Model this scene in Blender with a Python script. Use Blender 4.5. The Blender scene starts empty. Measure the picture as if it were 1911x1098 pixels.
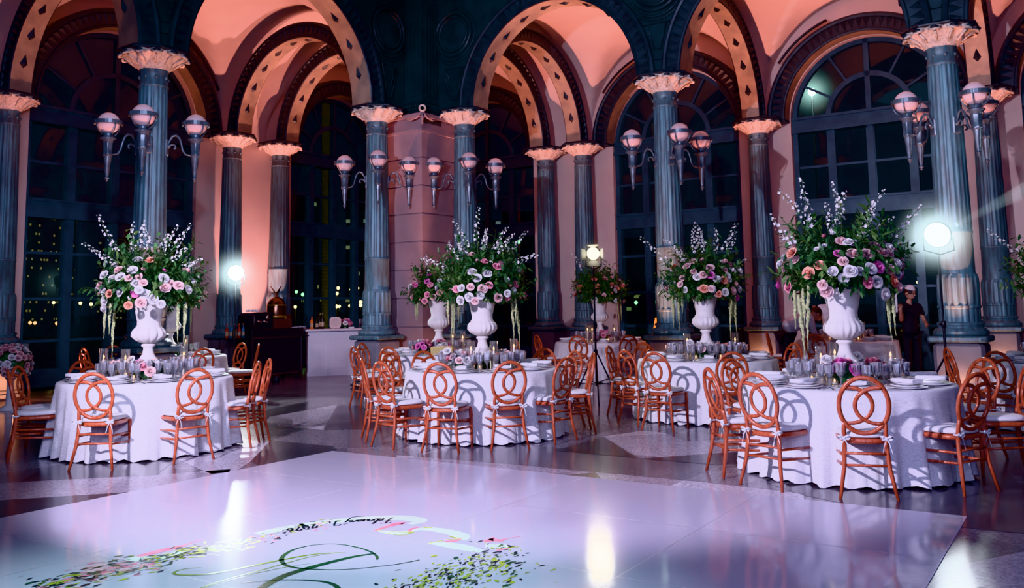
# Ballroom at night: arcaded hall, round tables with urns of flowers, white dance floor.
import bpy, bmesh, math, random
from mathutils import Matrix, Vector
PI = math.pi
scene = bpy.context.scene
COL = scene.collection
rnd = random.Random(11)

# ------------------------------------------------------------------ camera
FPX, PITCH, ROLL, PPY, EYE = 1656.68, .1090, .0157, 390.52, 1.5
CR = Vector((1, 0, 0)); CU = Vector((0, -math.sin(PITCH), math.cos(PITCH))); CF = Vector((0, math.cos(PITCH), math.sin(PITCH)))
CRr = CR * math.cos(ROLL) - CU * math.sin(ROLL)
CUr = CR * math.sin(ROLL) + CU * math.cos(ROLL)
cd = bpy.data.cameras.new('camera'); cam = bpy.data.objects.new('camera', cd); COL.objects.link(cam)
cam.matrix_world = Matrix(((CRr.x, CUr.x, -CF.x, 0), (CRr.y, CUr.y, -CF.y, 0), (CRr.z, CUr.z, -CF.z, EYE), (0, 0, 0, 1)))
cd.sensor_width = 36; cd.lens = FPX / 1911 * 36; cd.shift_y = -(549 - PPY) / 1911
cd.clip_end = 600
scene.camera = cam

def at_z(x, y, z=0.0):
    d = CF + CRr * ((x - 955.5) / FPX) - CUr * ((y - PPY) / FPX)
    t = (z - EYE) / d.z
    return Vector((d.x * t, d.y * t, z))

# hall grid: E1 along one arcade, E2 along the other
TH = -.6023
E1 = Vector((math.cos(TH), math.sin(TH), 0)); E2 = Vector((-math.sin(TH), math.cos(TH), 0))
def G(a, b, z=0.0):
    return Vector((a * E1.x + b * E2.x, a * E1.y + b * E2.y, z))

# ------------------------------------------------------------------ mesh builder
class MB:
    def __init__(s):
        s.v = []; s.f = []; s.m = []; s.s = []
    def add(s, vs, fs, mat=0, smooth=False, M=None):
        o = len(s.v)
        for v in vs:
            v = Vector(v)
            s.v.append((M @ v) if M is not None else v)
        for f in fs:
            s.f.append([i + o for i in f]); s.m.append(mat); s.s.append(smooth)
        return s
    def box(s, x0, y0, z0, x1, y1, z1, mat=0, M=None):
        vs = [(x0, y0, z0), (x1, y0, z0), (x1, y1, z0), (x0, y1, z0), (x0, y0, z1), (x1, y0, z1), (x1, y1, z1), (x0, y1, z1)]
        return s.add(vs, [(0, 3, 2, 1), (4, 5, 6, 7), (0, 1, 5, 4), (1, 2, 6, 5), (2, 3, 7, 6), (3, 0, 4, 7)], mat, False, M)
    def rbox(s, x0, y0, z0, x1, y1, z1, b=.01, mat=0, M=None):
        """box with chamfered vertical edges and top/bottom"""
        prof = [(x0 + b, y0), (x1 - b, y0), (x1, y0 + b), (x1, y1 - b), (x1 - b, y1), (x0 + b, y1), (x0, y1 - b), (x0, y0 + b)]
        cx, cy = (x0 + x1) / 2, (y0 + y1) / 2
        def ring(k, z):
            return [(cx + (x - cx) * k, cy + (y - cy) * k2, z) for (x, y) in prof for k2 in [k]]
        kx = 1 - b / max(1e-6, min(x1 - x0, y1 - y0) / 2)
        rings = [ring(kx, z0), ring(1, z0 + b), ring(1, z1 - b), ring(kx, z1)]
        return s.rings(rings, mat, False, True, M)
    def rings(s, rings, mat=0, smooth=True, cap=False, M=None, closed=True):
        n = len(rings[0]); vs = [p for r in rings for p in r]; fs = []
        for i in range(len(rings) - 1):
            for j in range(n if closed else n - 1):
                k = (j + 1) % n
                fs.append((i * n + j, i * n + k, (i + 1) * n + k, (i + 1) * n + j))
        s.add(vs, fs, mat, smooth, M)
        if cap:
            o = len(s.v) - len(vs)
            s.f.append([o + j for j in range(n)][::-1]); s.m.append(mat); s.s.append(False)
            s.f.append([o + (len(rings) - 1) * n + j for j in range(n)]); s.m.append(mat); s.s.append(False)
        return s
    def lathe(s, prof, n=24, mat=0, smooth=True, M=None, mod=None, cap=False):
        rings = []
        for (r, z) in prof:
            ring = []
            for j in range(n):
                t = 2 * PI * j / n; rr = r * (mod(t, z) if mod else 1)
                ring.append((rr * math.cos(t), rr * math.sin(t), z))
            rings.append(ring)
        return s.rings(rings, mat, smooth, cap, M)
    def tube(s, pts, r, n=8, mat=0, smooth=True, M=None, closed=False, cap=True, flat=1.0):
        pts = [Vector(p) for p in pts]; N = len(pts); rings = []
        rs = r if isinstance(r, (list, tuple)) else [r] * N
        up = None
        for i, p in enumerate(pts):
            a = pts[(i - 1) % N] if (closed or i > 0) else p
            b = pts[(i + 1) % N] if (closed or i < N - 1) else p
            t = (b - a).normalized() if (b - a).length > 1e-9 else Vector((0, 0, 1))
            if up is None:
                up = Vector((0, 0, 1)) if abs(t.z) < .9 else Vector((1, 0, 0))
            u = (up - t * up.dot(t))
            if u.length < 1e-6: u = t.orthogonal()
            u.normalize(); up = u
            w = t.cross(u)
            rings.append([p + u * (rs[i] * math.cos(2 * PI * j / n)) + w * (rs[i] * flat * math.sin(2 * PI * j / n)) for j in range(n)])
        if closed: rings.append(rings[0])
        return s.rings(rings, mat, smooth, cap and not closed, M)
    def sphere(s, c, r, n=12, m=8, mat=0, M=None, sz=1.0):
        prof = [(max(1e-4, r * math.sin(PI * i / m)), -r * sz * math.cos(PI * i / m)) for i in range(m + 1)]
        T = Matrix.Translation(Vector(c))
        return s.lathe(prof, n, mat, True, (M @ T) if M is not None else T)
    def merge(s, o, M=None):
        off = len(s.v)
        s.v += [(M @ v) if M is not None else v.copy() for v in o.v]
        s.f += [[i + off for i in f] for f in o.f]; s.m += o.m; s.s += o.s
        return s
    def mesh(s, name, mats):
        me = bpy.data.meshes.new(name)
        me.from_pydata([tuple(v) for v in s.v], [], s.f)
        for m in (mats if isinstance(mats, (list, tuple)) else [mats]): me.materials.append(m)
        me.polygons.foreach_set('material_index', s.m)
        me.polygons.foreach_set('use_smooth', s.s)
        me.update()
        return me
    def build(s, name, mats, parent=None, loc=None, rotz=0.0):
        return obj(name, s.mesh(name, mats), parent, loc, rotz)

def obj(name, me, parent=None, loc=None, rotz=0.0):
    o = bpy.data.objects.new(name, me); COL.objects.link(o)
    if parent is not None: o.parent = parent
    if loc is not None: o.location = loc
    if rotz: o.rotation_euler = (0, 0, rotz)
    return o
def tag(o, label, cat, group=None, kind=None):
    if label: o['label'] = label
    if cat: o['category'] = cat
    if group: o['group'] = group
    if kind: o['kind'] = kind
    return o
def thing(name, label, cat, loc=(0, 0, 0), rotz=0.0, group=None):
    o = bpy.data.objects.new(name, None); COL.objects.link(o)
    o.empty_display_size = .1; o.location = loc; o.rotation_euler = (0, 0, rotz)
    return tag(o, label, cat, group, 'thing')
def struct(o):
    o['kind'] = 'structure'; return o
def kids(o):
    return [c for c in bpy.data.objects if c.parent == o]
def tree(o):
    return (o, [tree(c) for c in kids(o)])
def dup(tr, loc=None, rotz=None, label=None, group=None, parent=None):
    o, ch = tr
    c = o.copy(); COL.objects.link(c)
    if parent is not None: c.parent = parent
    if loc is not None: c.location = loc
    if rotz is not None: c.rotation_euler = (0, 0, rotz)
    if label: c['label'] = label
    if group: c['group'] = group
    for t in ch: dup(t, parent=c)
    return c

class Proto:
    """a finished thing: first use moves the original, later uses copy it with its parts"""
    def __init__(s, o): s.o = o; s.tr = tree(o); s.used = False
    def put(s, loc, rotz=0.0, label=None, group=None):
        if not s.used:
            s.used = True; o = s.o
            o.location = loc; o.rotation_euler = (0, 0, rotz)
            if label: o['label'] = label
            if group: o['group'] = group
            return o
        return dup(s.tr, loc, rotz, label, group)

# ------------------------------------------------------------------ materials
def nmat(name):
    m = bpy.data.materials.new(name); m.use_nodes = True
    nt = m.node_tree; nt.nodes.clear()
    out = nt.nodes.new('ShaderNodeOutputMaterial')
    return m, nt, out
def N(nt, t, **kw):
    n = nt.nodes.new(t)
    for k, v in kw.items():
        if k.startswith('_'): setattr(n, k[1:], v)
        else: n.inputs[k.replace('__', ' ')].default_value = v
    return n
def rgba(c): return (c[0], c[1], c[2], 1)
def mat(name, col, col2=None, rough=.5, metal=0.0, scale=6.0, bump=0.0, bscale=None, emit=None, estr=0.0, coat=0.0, spec=.5, stretch=None, sheen=0.0, trans=0.0, sss=0.0):
    m, nt, out = nmat(name)
    p = N(nt, 'ShaderNodeBsdfPrincipled'); nt.links.new(p.outputs[0], out.inputs[0])
    p.inputs['Roughness'].default_value = rough; p.inputs['Metallic'].default_value = metal
    p.inputs['Coat Weight'].default_value = coat; p.inputs['Specular IOR Level'].default_value = spec
    p.inputs['Sheen Weight'].default_value = sheen; p.inputs['Transmission Weight'].default_value = trans
    tc = N(nt, 'ShaderNodeTexCoord'); mp = N(nt, 'ShaderNodeMapping'); nt.links.new(tc.outputs['Object'], mp.inputs[0])
    if stretch: mp.inputs['Scale'].default_value = stretch
    nz = N(nt, 'ShaderNodeTexNoise', Scale=scale, Detail=4.0); nt.links.new(mp.outputs[0], nz.inputs['Vector'])
    c2 = col2 or tuple(x * .8 for x in col)
    cr = N(nt, 'ShaderNodeValToRGB'); nt.links.new(nz.outputs[0], cr.inputs[0])
    cr.color_ramp.elements[0].position = .35; cr.color_ramp.elements[1].position = .65
    cr.color_ramp.elements[0].color = rgba(c2); cr.color_ramp.elements[1].color = rgba(col)
    nt.links.new(cr.outputs[0], p.inputs['Base Color'])
    if bump:
        nb = N(nt, 'ShaderNodeTexNoise', Scale=bscale or scale * 3, Detail=3.0); nt.links.new(mp.outputs[0], nb.inputs['Vector'])
        b = N(nt, 'ShaderNodeBump', Strength=bump, Distance=.02); nt.links.new(nb.outputs[0], b.inputs['Height']); nt.links.new(b.outputs[0], p.inputs['Normal'])
    if emit:
        p.inputs['Emission Color'].default_value = rgba(emit); p.inputs['Emission Strength'].default_value = estr
    return m
def glow(name, col, strength):
    m, nt, out = nmat(name)
    e = N(nt, 'ShaderNodeEmission', Strength=strength); e.inputs[0].default_value = rgba(col); nt.links.new(e.outputs[0], out.inputs[0])
    return m
def glassy(name, tint=(1, 1, 1), clear=.6, gloss=.3, diff=.1, rough=.05):
    """thin clear glass: lets light through, mirrors a little, catches some light"""
    m, nt, out = nmat(name)
    t = N(nt, 'ShaderNodeBsdfTransparent'); t.inputs[0].default_value = rgba(tint)
    g = N(nt, 'ShaderNodeBsdfGlossy', Roughness=rough); g.inputs[0].default_value = (1, 1, 1, 1)
    d = N(nt, 'ShaderNodeBsdfDiffuse'); d.inputs[0].default_value = (.9, .9, .95, 1)
    lw = N(nt, 'ShaderNodeLayerWeight', Blend=.35)
    mr = N(nt, 'ShaderNodeMapRange'); mr.inputs[3].default_value = gloss * .5; mr.inputs[4].default_value = min(1, gloss * 2.2)
    nt.links.new(lw.outputs['Fresnel'], mr.inputs[0])
    m1 = N(nt, 'ShaderNodeMixShader'); nt.links.new(mr.outputs[0], m1.inputs[0]); nt.links.new(t.outputs[0], m1.inputs[1]); nt.links.new(g.outputs[0], m1.inputs[2])
    m2 = N(nt, 'ShaderNodeMixShader'); m2.inputs[0].default_value = diff; nt.links.new(m1.outputs[0], m2.inputs[1]); nt.links.new(d.outputs[0], m2.inputs[2])
    nt.links.new(m2.outputs[0], out.inputs[0])
    return m

M = {}
M['patina'] = mat('patina_metal', (.14, .27, .32), (.11, .15, .17), rough=.42, metal=.15, scale=3.0, stretch=(6, 6, 1), bump=.15, bscale=30)
M['capital'] = mat('capital_metal', (.86, .74, .64), (.55, .46, .40), rough=.5, metal=.0, scale=22, bump=.6, bscale=40)
M['arch'] = mat('arch_metal', (.032, .055, .068), (.018, .028, .036), rough=.45, metal=.2, scale=5, bump=.15)
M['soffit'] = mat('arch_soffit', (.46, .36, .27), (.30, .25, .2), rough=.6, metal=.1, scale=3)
M['spandrel'] = mat('spandrel_metal', (.020, .048, .056), (.012, .026, .032), rough=.4, metal=.2, scale=3, bump=.2)
M['plaster'] = mat('plaster', (.74, .60, .55), (.70, .56, .52), rough=.85, scale=2, bump=.05, bscale=60)
M['pier'] = mat('pier_plaster', (.34, .255, .275), (.29, .22, .24), rough=.8, scale=2.5, bump=.08, bscale=50)
M['frame'] = mat('window_frame_paint', (.05, .115, .155), (.034, .08, .11), rough=.45, metal=.1, scale=4)
M['cushion'] = mat('cushion_cotton', (.82, .80, .80), (.76, .74, .75), rough=.85, scale=30, bump=.1, sheen=.2)
M['ribbon'] = mat('white_ribbon', (.85, .84, .86), rough=.7)
M['urn'] = mat('urn_plaster', (.84, .80, .79), (.78, .74, .74), rough=.6, scale=8, bump=.05)
M['china'] = mat('white_china', (.86, .85, .87), (.8, .79, .82), rough=.18, coat=.3)
M['napkin'] = mat('napkin_linen', (.86, .85, .87), (.8, .79, .82), rough=.85, scale=40, bump=.1)
M['silver'] = mat('silver', (.8, .8, .82), rough=.15, metal=1.0)
M['crystal'] = glassy('cut_crystal', (.95, .96, 1), gloss=.5, diff=.11, rough=.14)
M['glass'] = glassy('clear_glass', clear=.8, gloss=.16, diff=.02, rough=.02)
M['moss'] = mat('moss_green', (.035, .07, .03), (.015, .035, .018), rough=.5, scale=50, bump=.8, bscale=90)
M['wax'] = mat('candle_wax', (.9, .86, .8), rough=.5, emit=(1, .6, .3), estr=.12)
M['flame'] = glow('candle_flame', (1, .55, .14), 22)
M['leaf'] = mat('leaf_green', (.07, .17, .055), (.03, .09, .035), rough=.45, scale=9)
M['leaf2'] = mat('leaf_light', (.13, .22, .07), (.08, .16, .05), rough=.45, scale=9)
M['stem'] = mat('stem_green', (.09, .15, .05), rough=.6)
M['petal_white'] = mat('petal_white', (.86, .83, .82), (.78, .74, .74), rough=.7, scale=20)
M['petal_blush'] = mat('petal_blush', (.86, .62, .60), (.80, .52, .52), rough=.7, scale=20)
M['petal_pink'] = mat('petal_pink', (.84, .42, .48), (.78, .32, .40), rough=.7, scale=20)
M['petal_hot'] = mat('petal_hot_pink', (.82, .30, .56), (.74, .20, .48), rough=.7, scale=20)
M['petal_peach'] = mat('petal_peach', (.85, .45, .33), (.78, .36, .26), rough=.7, scale=20)
M['petal_cream'] = mat('petal_cream', (.72, .72, .58), (.60, .62, .46), rough=.7, scale=30)
M['amaranth'] = mat('amaranth_green', (.46, .48, .27), (.33, .37, .18), rough=.8, scale=60)
M['black'] = mat('black_metal', (.018, .018, .022), rough=.4, metal=.2)
M['blackcart'] = mat('black_panel', (.008, .008, .011), rough=.55)
M['barwhite'] = mat('bar_white_paint', (.70, .68, .74), (.66, .64, .7), rough=.55, scale=2)
M['globe'] = mat('lamp_globe', (.84, .62, .64), (.82, .58, .60), rough=.2, scale=2, emit=(1, .5, .5), estr=.035, coat=.4)  # slight emission painted in for the softly lit look
M['bronze'] = mat('copper_bronze', (.22, .12, .08), (.12, .07, .05), rough=.22, metal=.9, scale=5)
M['skin'] = mat('skin', (.55, .32, .24), (.5, .29, .22), rough=.55, scale=8)
M['shirt'] = mat('white_shirt', (.72, .70, .76), (.6, .58, .66), rough=.85, scale=10, bump=.3, bscale=14)
M['trousers'] = mat('black_trousers', (.012, .012, .016), rough=.8)
M['hair'] = mat('brown_hair', (.05, .03, .02), rough=.6)

# reddish varnished wood with fine grain
M['wood'] = mat('chair_wood', (.50, .135, .062), (.33, .075, .034), rough=.28, scale=5, stretch=(14, 14, 1.5), coat=.35)

def lace():
    m, nt, out = nmat('white_lace')
    p = N(nt, 'ShaderNodeBsdfPrincipled', Roughness=.85); nt.links.new(p.outputs[0], out.inputs[0])
    tc = N(nt, 'ShaderNodeTexCoord')
    mp = N(nt, 'ShaderNodeMapping'); nt.links.new(tc.outputs['UV'], mp.inputs[0])
    v = N(nt, 'ShaderNodeTexVoronoi', Scale=11.0); v.feature = 'DISTANCE_TO_EDGE'; nt.links.new(mp.outputs[0], v.inputs['Vector'])
    nz = N(nt, 'ShaderNodeTexNoise', Scale=60.0, Detail=3.0); nt.links.new(mp.outputs[0], nz.inputs['Vector'])
    w = N(nt, 'ShaderNodeTexWave', Scale=16.0, Distortion=22.0); w.wave_type = 'RINGS'; nt.links.new(mp.outputs[0], w.inputs['Vector'])
    a = N(nt, 'ShaderNodeMath', _operation='ADD'); nt.links.new(w.outputs[1], a.inputs[0]); nt.links.new(nz.outputs[0], a.inputs[1])
    c = N(nt, 'ShaderNodeMath', _operation='MULTIPLY'); c.inputs[1].default_value = .5; nt.links.new(a.outputs[0], c.inputs[0])
    cr = N(nt, 'ShaderNodeValToRGB'); nt.links.new(c.outputs[0], cr.inputs[0])
    cr.color_ramp.elements[0].position = .3; cr.color_ramp.elements[1].position = .7
    cr.color_ramp.elements[0].color = (.74, .73, .77, 1); cr.color_ramp.elements[1].color = (.90, .89, .92, 1)
    nt.links.new(cr.outputs[0], p.inputs['Base Color'])
    b = N(nt, 'ShaderNodeBump', Strength=.14, Distance=.006); nt.links.new(c.outputs[0], b.inputs['Height']); nt.links.new(b.outputs[0], p.inputs['Normal'])
    return m
M['lace'] = lace()

def terrazzo(name='terrazzo', gain=1.0):
    m, nt, out = nmat(name)
    p = N(nt, 'ShaderNodeBsdfPrincipled', Roughness=.17); nt.links.new(p.outputs[0], out.inputs[0])
    p.inputs['Specular IOR Level'].default_value = .6
    tc = N(nt, 'ShaderNodeTexCoord'); mp = N(nt, 'ShaderNodeMapping'); nt.links.new(tc.outputs['Object'], mp.inputs[0])
    mp.inputs['Rotation'].default_value = (0, 0, -TH + PI / 4)
    ck = N(nt, 'ShaderNodeTexChecker', Scale=.5); nt.links.new(mp.outputs[0], ck.inputs['Vector'])
    ck.inputs[1].default_value = (.25, .235, .265, 1); ck.inputs[2].default_value = (.19, .18, .21, 1)
    mp2 = N(nt, 'ShaderNodeMapping'); nt.links.new(tc.outputs['Object'], mp2.inputs[0])
    mp2.inputs['Rotation'].default_value = (0, 0, -TH); mp2.inputs['Location'].default_value = (.4, .3, 0)
    ck2 = N(nt, 'ShaderNodeTexChecker', Scale=.3535); nt.links.new(mp2.outputs[0], ck2.inputs['Vector'])
    ck2.inputs[1].default_value = (1, 1, 1, 1); ck2.inputs[2].default_value = (.62, .6, .62, 1)
    mul = N(nt, 'ShaderNodeMixRGB', _blend_type='MULTIPLY'); mul.inputs[0].default_value = 1
    nt.links.new(ck.outputs[0], mul.inputs[1]); nt.links.new(ck2.outputs[0], mul.inputs[2])
    vz = N(nt, 'ShaderNodeTexVoronoi', Scale=55.0); nt.links.new(tc.outputs['Object'], vz.inputs['Vector'])
    cr = N(nt, 'ShaderNodeValToRGB'); nt.links.new(vz.outputs['Color'], cr.inputs[0])
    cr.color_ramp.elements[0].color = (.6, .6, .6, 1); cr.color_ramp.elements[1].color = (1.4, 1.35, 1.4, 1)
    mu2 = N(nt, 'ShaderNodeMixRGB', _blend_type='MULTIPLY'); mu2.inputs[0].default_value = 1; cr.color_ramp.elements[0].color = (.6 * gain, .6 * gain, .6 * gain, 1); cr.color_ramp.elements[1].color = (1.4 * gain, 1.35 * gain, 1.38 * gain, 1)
    nt.links.new(mul.outputs[0], mu2.inputs[1]); nt.links.new(cr.outputs[0], mu2.inputs[2])
    nt.links.new(mu2.outputs[0], p.inputs['Base Color'])
    nz = N(nt, 'ShaderNodeTexNoise', Scale=1.3); nt.links.new(tc.outputs['Object'], nz.inputs['Vector'])
    mr = N(nt, 'ShaderNodeMapRange'); mr.inputs[3].default_value = .12; mr.inputs[4].default_value = .24
    nt.links.new(nz.outputs[0], mr.inputs[0]); nt.links.new(mr.outputs[0], p.inputs['Roughness'])
    return m
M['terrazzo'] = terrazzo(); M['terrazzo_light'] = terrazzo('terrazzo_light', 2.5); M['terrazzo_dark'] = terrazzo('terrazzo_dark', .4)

def vinyl():
    m, nt, out = nmat('white_vinyl')
    p = N(nt, 'ShaderNodeBsdfPrincipled', Roughness=.10); nt.links.new(p.outputs[0], out.inputs[0])
    p.inputs['Specular IOR Level'].default_value = .7
    tc = N(nt, 'ShaderNodeTexCoord')
    nz = N(nt, 'ShaderNodeTexNoise', Scale=.9); nt.links.new(tc.outputs['Object'], nz.inputs['Vector'])
    cr = N(nt, 'ShaderNodeValToRGB'); nt.links.new(nz.outputs[0], cr.inputs[0])
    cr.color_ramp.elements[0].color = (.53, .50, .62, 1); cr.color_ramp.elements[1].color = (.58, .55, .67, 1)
    nt.links.new(cr.outputs[0], p.inputs['Base Color'])
    nb = N(nt, 'ShaderNodeTexNoise', Scale=2.2, Detail=2.0); nt.links.new(tc.outputs['Object'], nb.inputs['Vector'])
    b = N(nt, 'ShaderNodeBump', Strength=.06, Distance=.03); nt.links.new(nb.outputs[0], b.inputs['Height']); nt.links.new(b.outputs[0], p.inputs['Normal'])
    return m
M['vinyl'] = vinyl()

def city(name, lit, col, seed, wx=1.6, wz=3.2):
    """night facade: rows of windows, some lit"""
    m, nt, out = nmat(name)
    tc = N(nt, 'ShaderNodeTexCoord'); sp = N(nt, 'ShaderNodeSeparateXYZ'); nt.links.new(tc.outputs['Object'], sp.inputs[0])
    ad = N(nt, 'ShaderNodeMath', _operation='ADD'); nt.links.new(sp.outputs[0], ad.inputs[0]); nt.links.new(sp.outputs[1], ad.inputs[1])
    def cell(sock, size):
        d = N(nt, 'ShaderNodeMath', _operation='DIVIDE'); nt.links.new(sock, d.inputs[0]); d.inputs[1].default_value = size
        f = N(nt, 'ShaderNodeMath', _operation='FLOOR'); nt.links.new(d.outputs[0], f.inputs[0])
        r = N(nt, 'ShaderNodeMath', _operation='SUBTRACT'); nt.links.new(d.outputs[0], r.inputs[0]); nt.links.new(f.outputs[0], r.inputs[1])
        return f.outputs[0], r.outputs[0]
    fx, rx = cell(ad.outputs[0], wx); fz, rz = cell(sp.outputs[2], wz)
    cb = N(nt, 'ShaderNodeCombineXYZ'); nt.links.new(fx, cb.inputs[0]); nt.links.new(fz, cb.inputs[1]); cb.inputs[2].default_value = seed
    wn = N(nt, 'ShaderNodeTexWhiteNoise'); wn.noise_dimensions = '3D'; nt.links.new(cb.outputs[0], wn.inputs['Vector'])
    def less(sock, v, op='LESS_THAN'):
        l = N(nt, 'ShaderNodeMath', _operation=op); nt.links.new(sock, l.inputs[0]); l.inputs[1].default_value = v; return l.outputs[0]
    def mul(a, b):
        x = N(nt, 'ShaderNodeMath', _operation='MULTIPLY'); nt.links.new(a, x.inputs[0]); nt.links.new(b, x.inputs[1]); return x.outputs[0]
    on = mul(mul(less(wn.outputs[0], lit), less(rx, .62)), less(rz, .27))
    cr = N(nt, 'ShaderNodeValToRGB'); nt.links.new(wn.outputs[1], cr.inputs[0])
    cr.color_ramp.elements[0].color = rgba(col); cr.color_ramp.elements[1].color = (1, .75, .3, 1)
    st = N(nt, 'ShaderNodeMath', _operation='MULTIPLY'); nt.links.new(on, st.inputs[0]); st.inputs[1].default_value = .26
    p = N(nt, 'ShaderNodeBsdfPrincipled', Roughness=.7); p.inputs['Base Color'].default_value = (.012, .014, .018, 1)
    nt.links.new(cr.outputs[0], p.inputs['Emission Color']); nt.links.new(st.outputs[0], p.inputs['Emission Strength'])
    nt.links.new(p.outputs[0], out.inputs[0])
    return m
# ------------------------------------------------------------------ the hall
ZS = 5.46            # springing height of every arch
BR, AL, BO, AO = 14.13, -12.05, 18.92, -16.52      # inner/outer column lines
RA = [-10.86, -6.42, -1.99, 2.44]                  # inner columns of the arcade with the staff table
LB = [12.83, 7.88, 2.93]                           # inner columns of the arcade by the tall city window
BW, AW = 19.36, -16.96                             # wall faces
ROT = Matrix.Rotation(TH, 4, 'Z')

mb = MB(); mb.add([G(-17.6, -8), G(9, -8), G(9, 20), G(-17.6, 20)], [(0, 1, 2, 3)], 0)
floor = struct(mb.build('floor', M['terrazzo']))
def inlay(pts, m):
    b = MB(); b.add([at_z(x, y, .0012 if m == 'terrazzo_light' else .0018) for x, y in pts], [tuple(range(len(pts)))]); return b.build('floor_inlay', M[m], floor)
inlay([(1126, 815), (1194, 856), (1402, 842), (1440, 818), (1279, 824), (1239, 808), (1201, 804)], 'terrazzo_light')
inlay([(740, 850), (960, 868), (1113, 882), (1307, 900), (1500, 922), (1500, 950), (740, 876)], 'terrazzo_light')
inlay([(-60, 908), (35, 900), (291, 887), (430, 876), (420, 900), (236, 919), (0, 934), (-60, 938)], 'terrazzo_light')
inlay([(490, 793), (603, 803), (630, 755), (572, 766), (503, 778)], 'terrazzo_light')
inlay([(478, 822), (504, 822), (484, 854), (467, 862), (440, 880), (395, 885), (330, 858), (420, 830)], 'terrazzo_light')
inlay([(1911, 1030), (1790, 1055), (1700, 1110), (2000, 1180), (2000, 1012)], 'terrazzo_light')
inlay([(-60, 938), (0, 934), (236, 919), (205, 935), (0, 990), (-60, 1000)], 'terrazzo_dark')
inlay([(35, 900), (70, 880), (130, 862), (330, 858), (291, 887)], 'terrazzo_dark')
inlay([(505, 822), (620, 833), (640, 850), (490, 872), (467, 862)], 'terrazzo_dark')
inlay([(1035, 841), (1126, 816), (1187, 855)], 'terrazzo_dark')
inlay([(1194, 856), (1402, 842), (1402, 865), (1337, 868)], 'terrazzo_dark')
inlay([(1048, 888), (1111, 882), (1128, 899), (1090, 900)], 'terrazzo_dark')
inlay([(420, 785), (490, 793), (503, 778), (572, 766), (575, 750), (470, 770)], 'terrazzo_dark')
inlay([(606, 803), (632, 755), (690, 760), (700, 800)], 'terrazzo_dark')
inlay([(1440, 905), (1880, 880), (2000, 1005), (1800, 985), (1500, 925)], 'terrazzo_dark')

def seg_wall(mb, p0, p1, r, zs, z0, z1, w0, w1, n=28, mats=(0, 0, 0), stilt=0.0):
    """wall panel from p0 to p1 with one round-headed opening; w0 / w1: face offsets"""
    p0 = Vector(p0); p1 = Vector(p1); L = (p1 - p0).length; d = (p1 - p0) / L; nrm = Vector((-d.y, d.x, 0)); h = L / 2; c = (p0 + p1) / 2
    pts = [(-r * math.cos(PI * i / n), zs + r * math.sin(PI * i / n)) for i in range(n + 1)]
    low = [(-r, z0)] if z0 < zs else []
    prof = low + pts + ([(r, z0)] if low else [])
    for w, k in ((w0, 0), (w1, 1)):
        P = lambda s, z: c + d * s + nrm * w + Vector((0, 0, z))
        if low:
            mb.add([P(-h, z0), P(-r, z0), P(-r, zs), P(-h, zs)], [(0, 1, 2, 3)], mats[k])
            mb.add([P(r, z0), P(h, z0), P(h, zs), P(r, zs)], [(0, 1, 2, 3)], mats[k])
        mb.add([P(-h, zs), P(-r, zs), P(-r, z1), P(-h, z1)], [(0, 1, 2, 3)], mats[k])
        mb.add([P(r, zs), P(h, zs), P(h, z1), P(r, z1)], [(0, 1, 2, 3)], mats[k])
        for i in range(n):
            (s0, a0), (s1, a1) = pts[i], pts[i + 1]
            mb.add([P(s0, a0), P(s1, a1), P(s1, z1), P(s0, z1)], [(0, 1, 2, 3)], mats[k])
    for i in range(len(prof) - 1):
        (s0, a0), (s1, a1) = prof[i], prof[i + 1]
        mb.add([c + d * s0 + nrm * w0 + Vector((0, 0, a0)), c + d * s0 + nrm * w1 + Vector((0, 0, a0)),
                c + d * s1 + nrm * w1 + Vector((0, 0, a1)), c + d * s1 + nrm * w0 + Vector((0, 0, a1))], [(0, 1, 2, 3)], mats[2], True)

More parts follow.
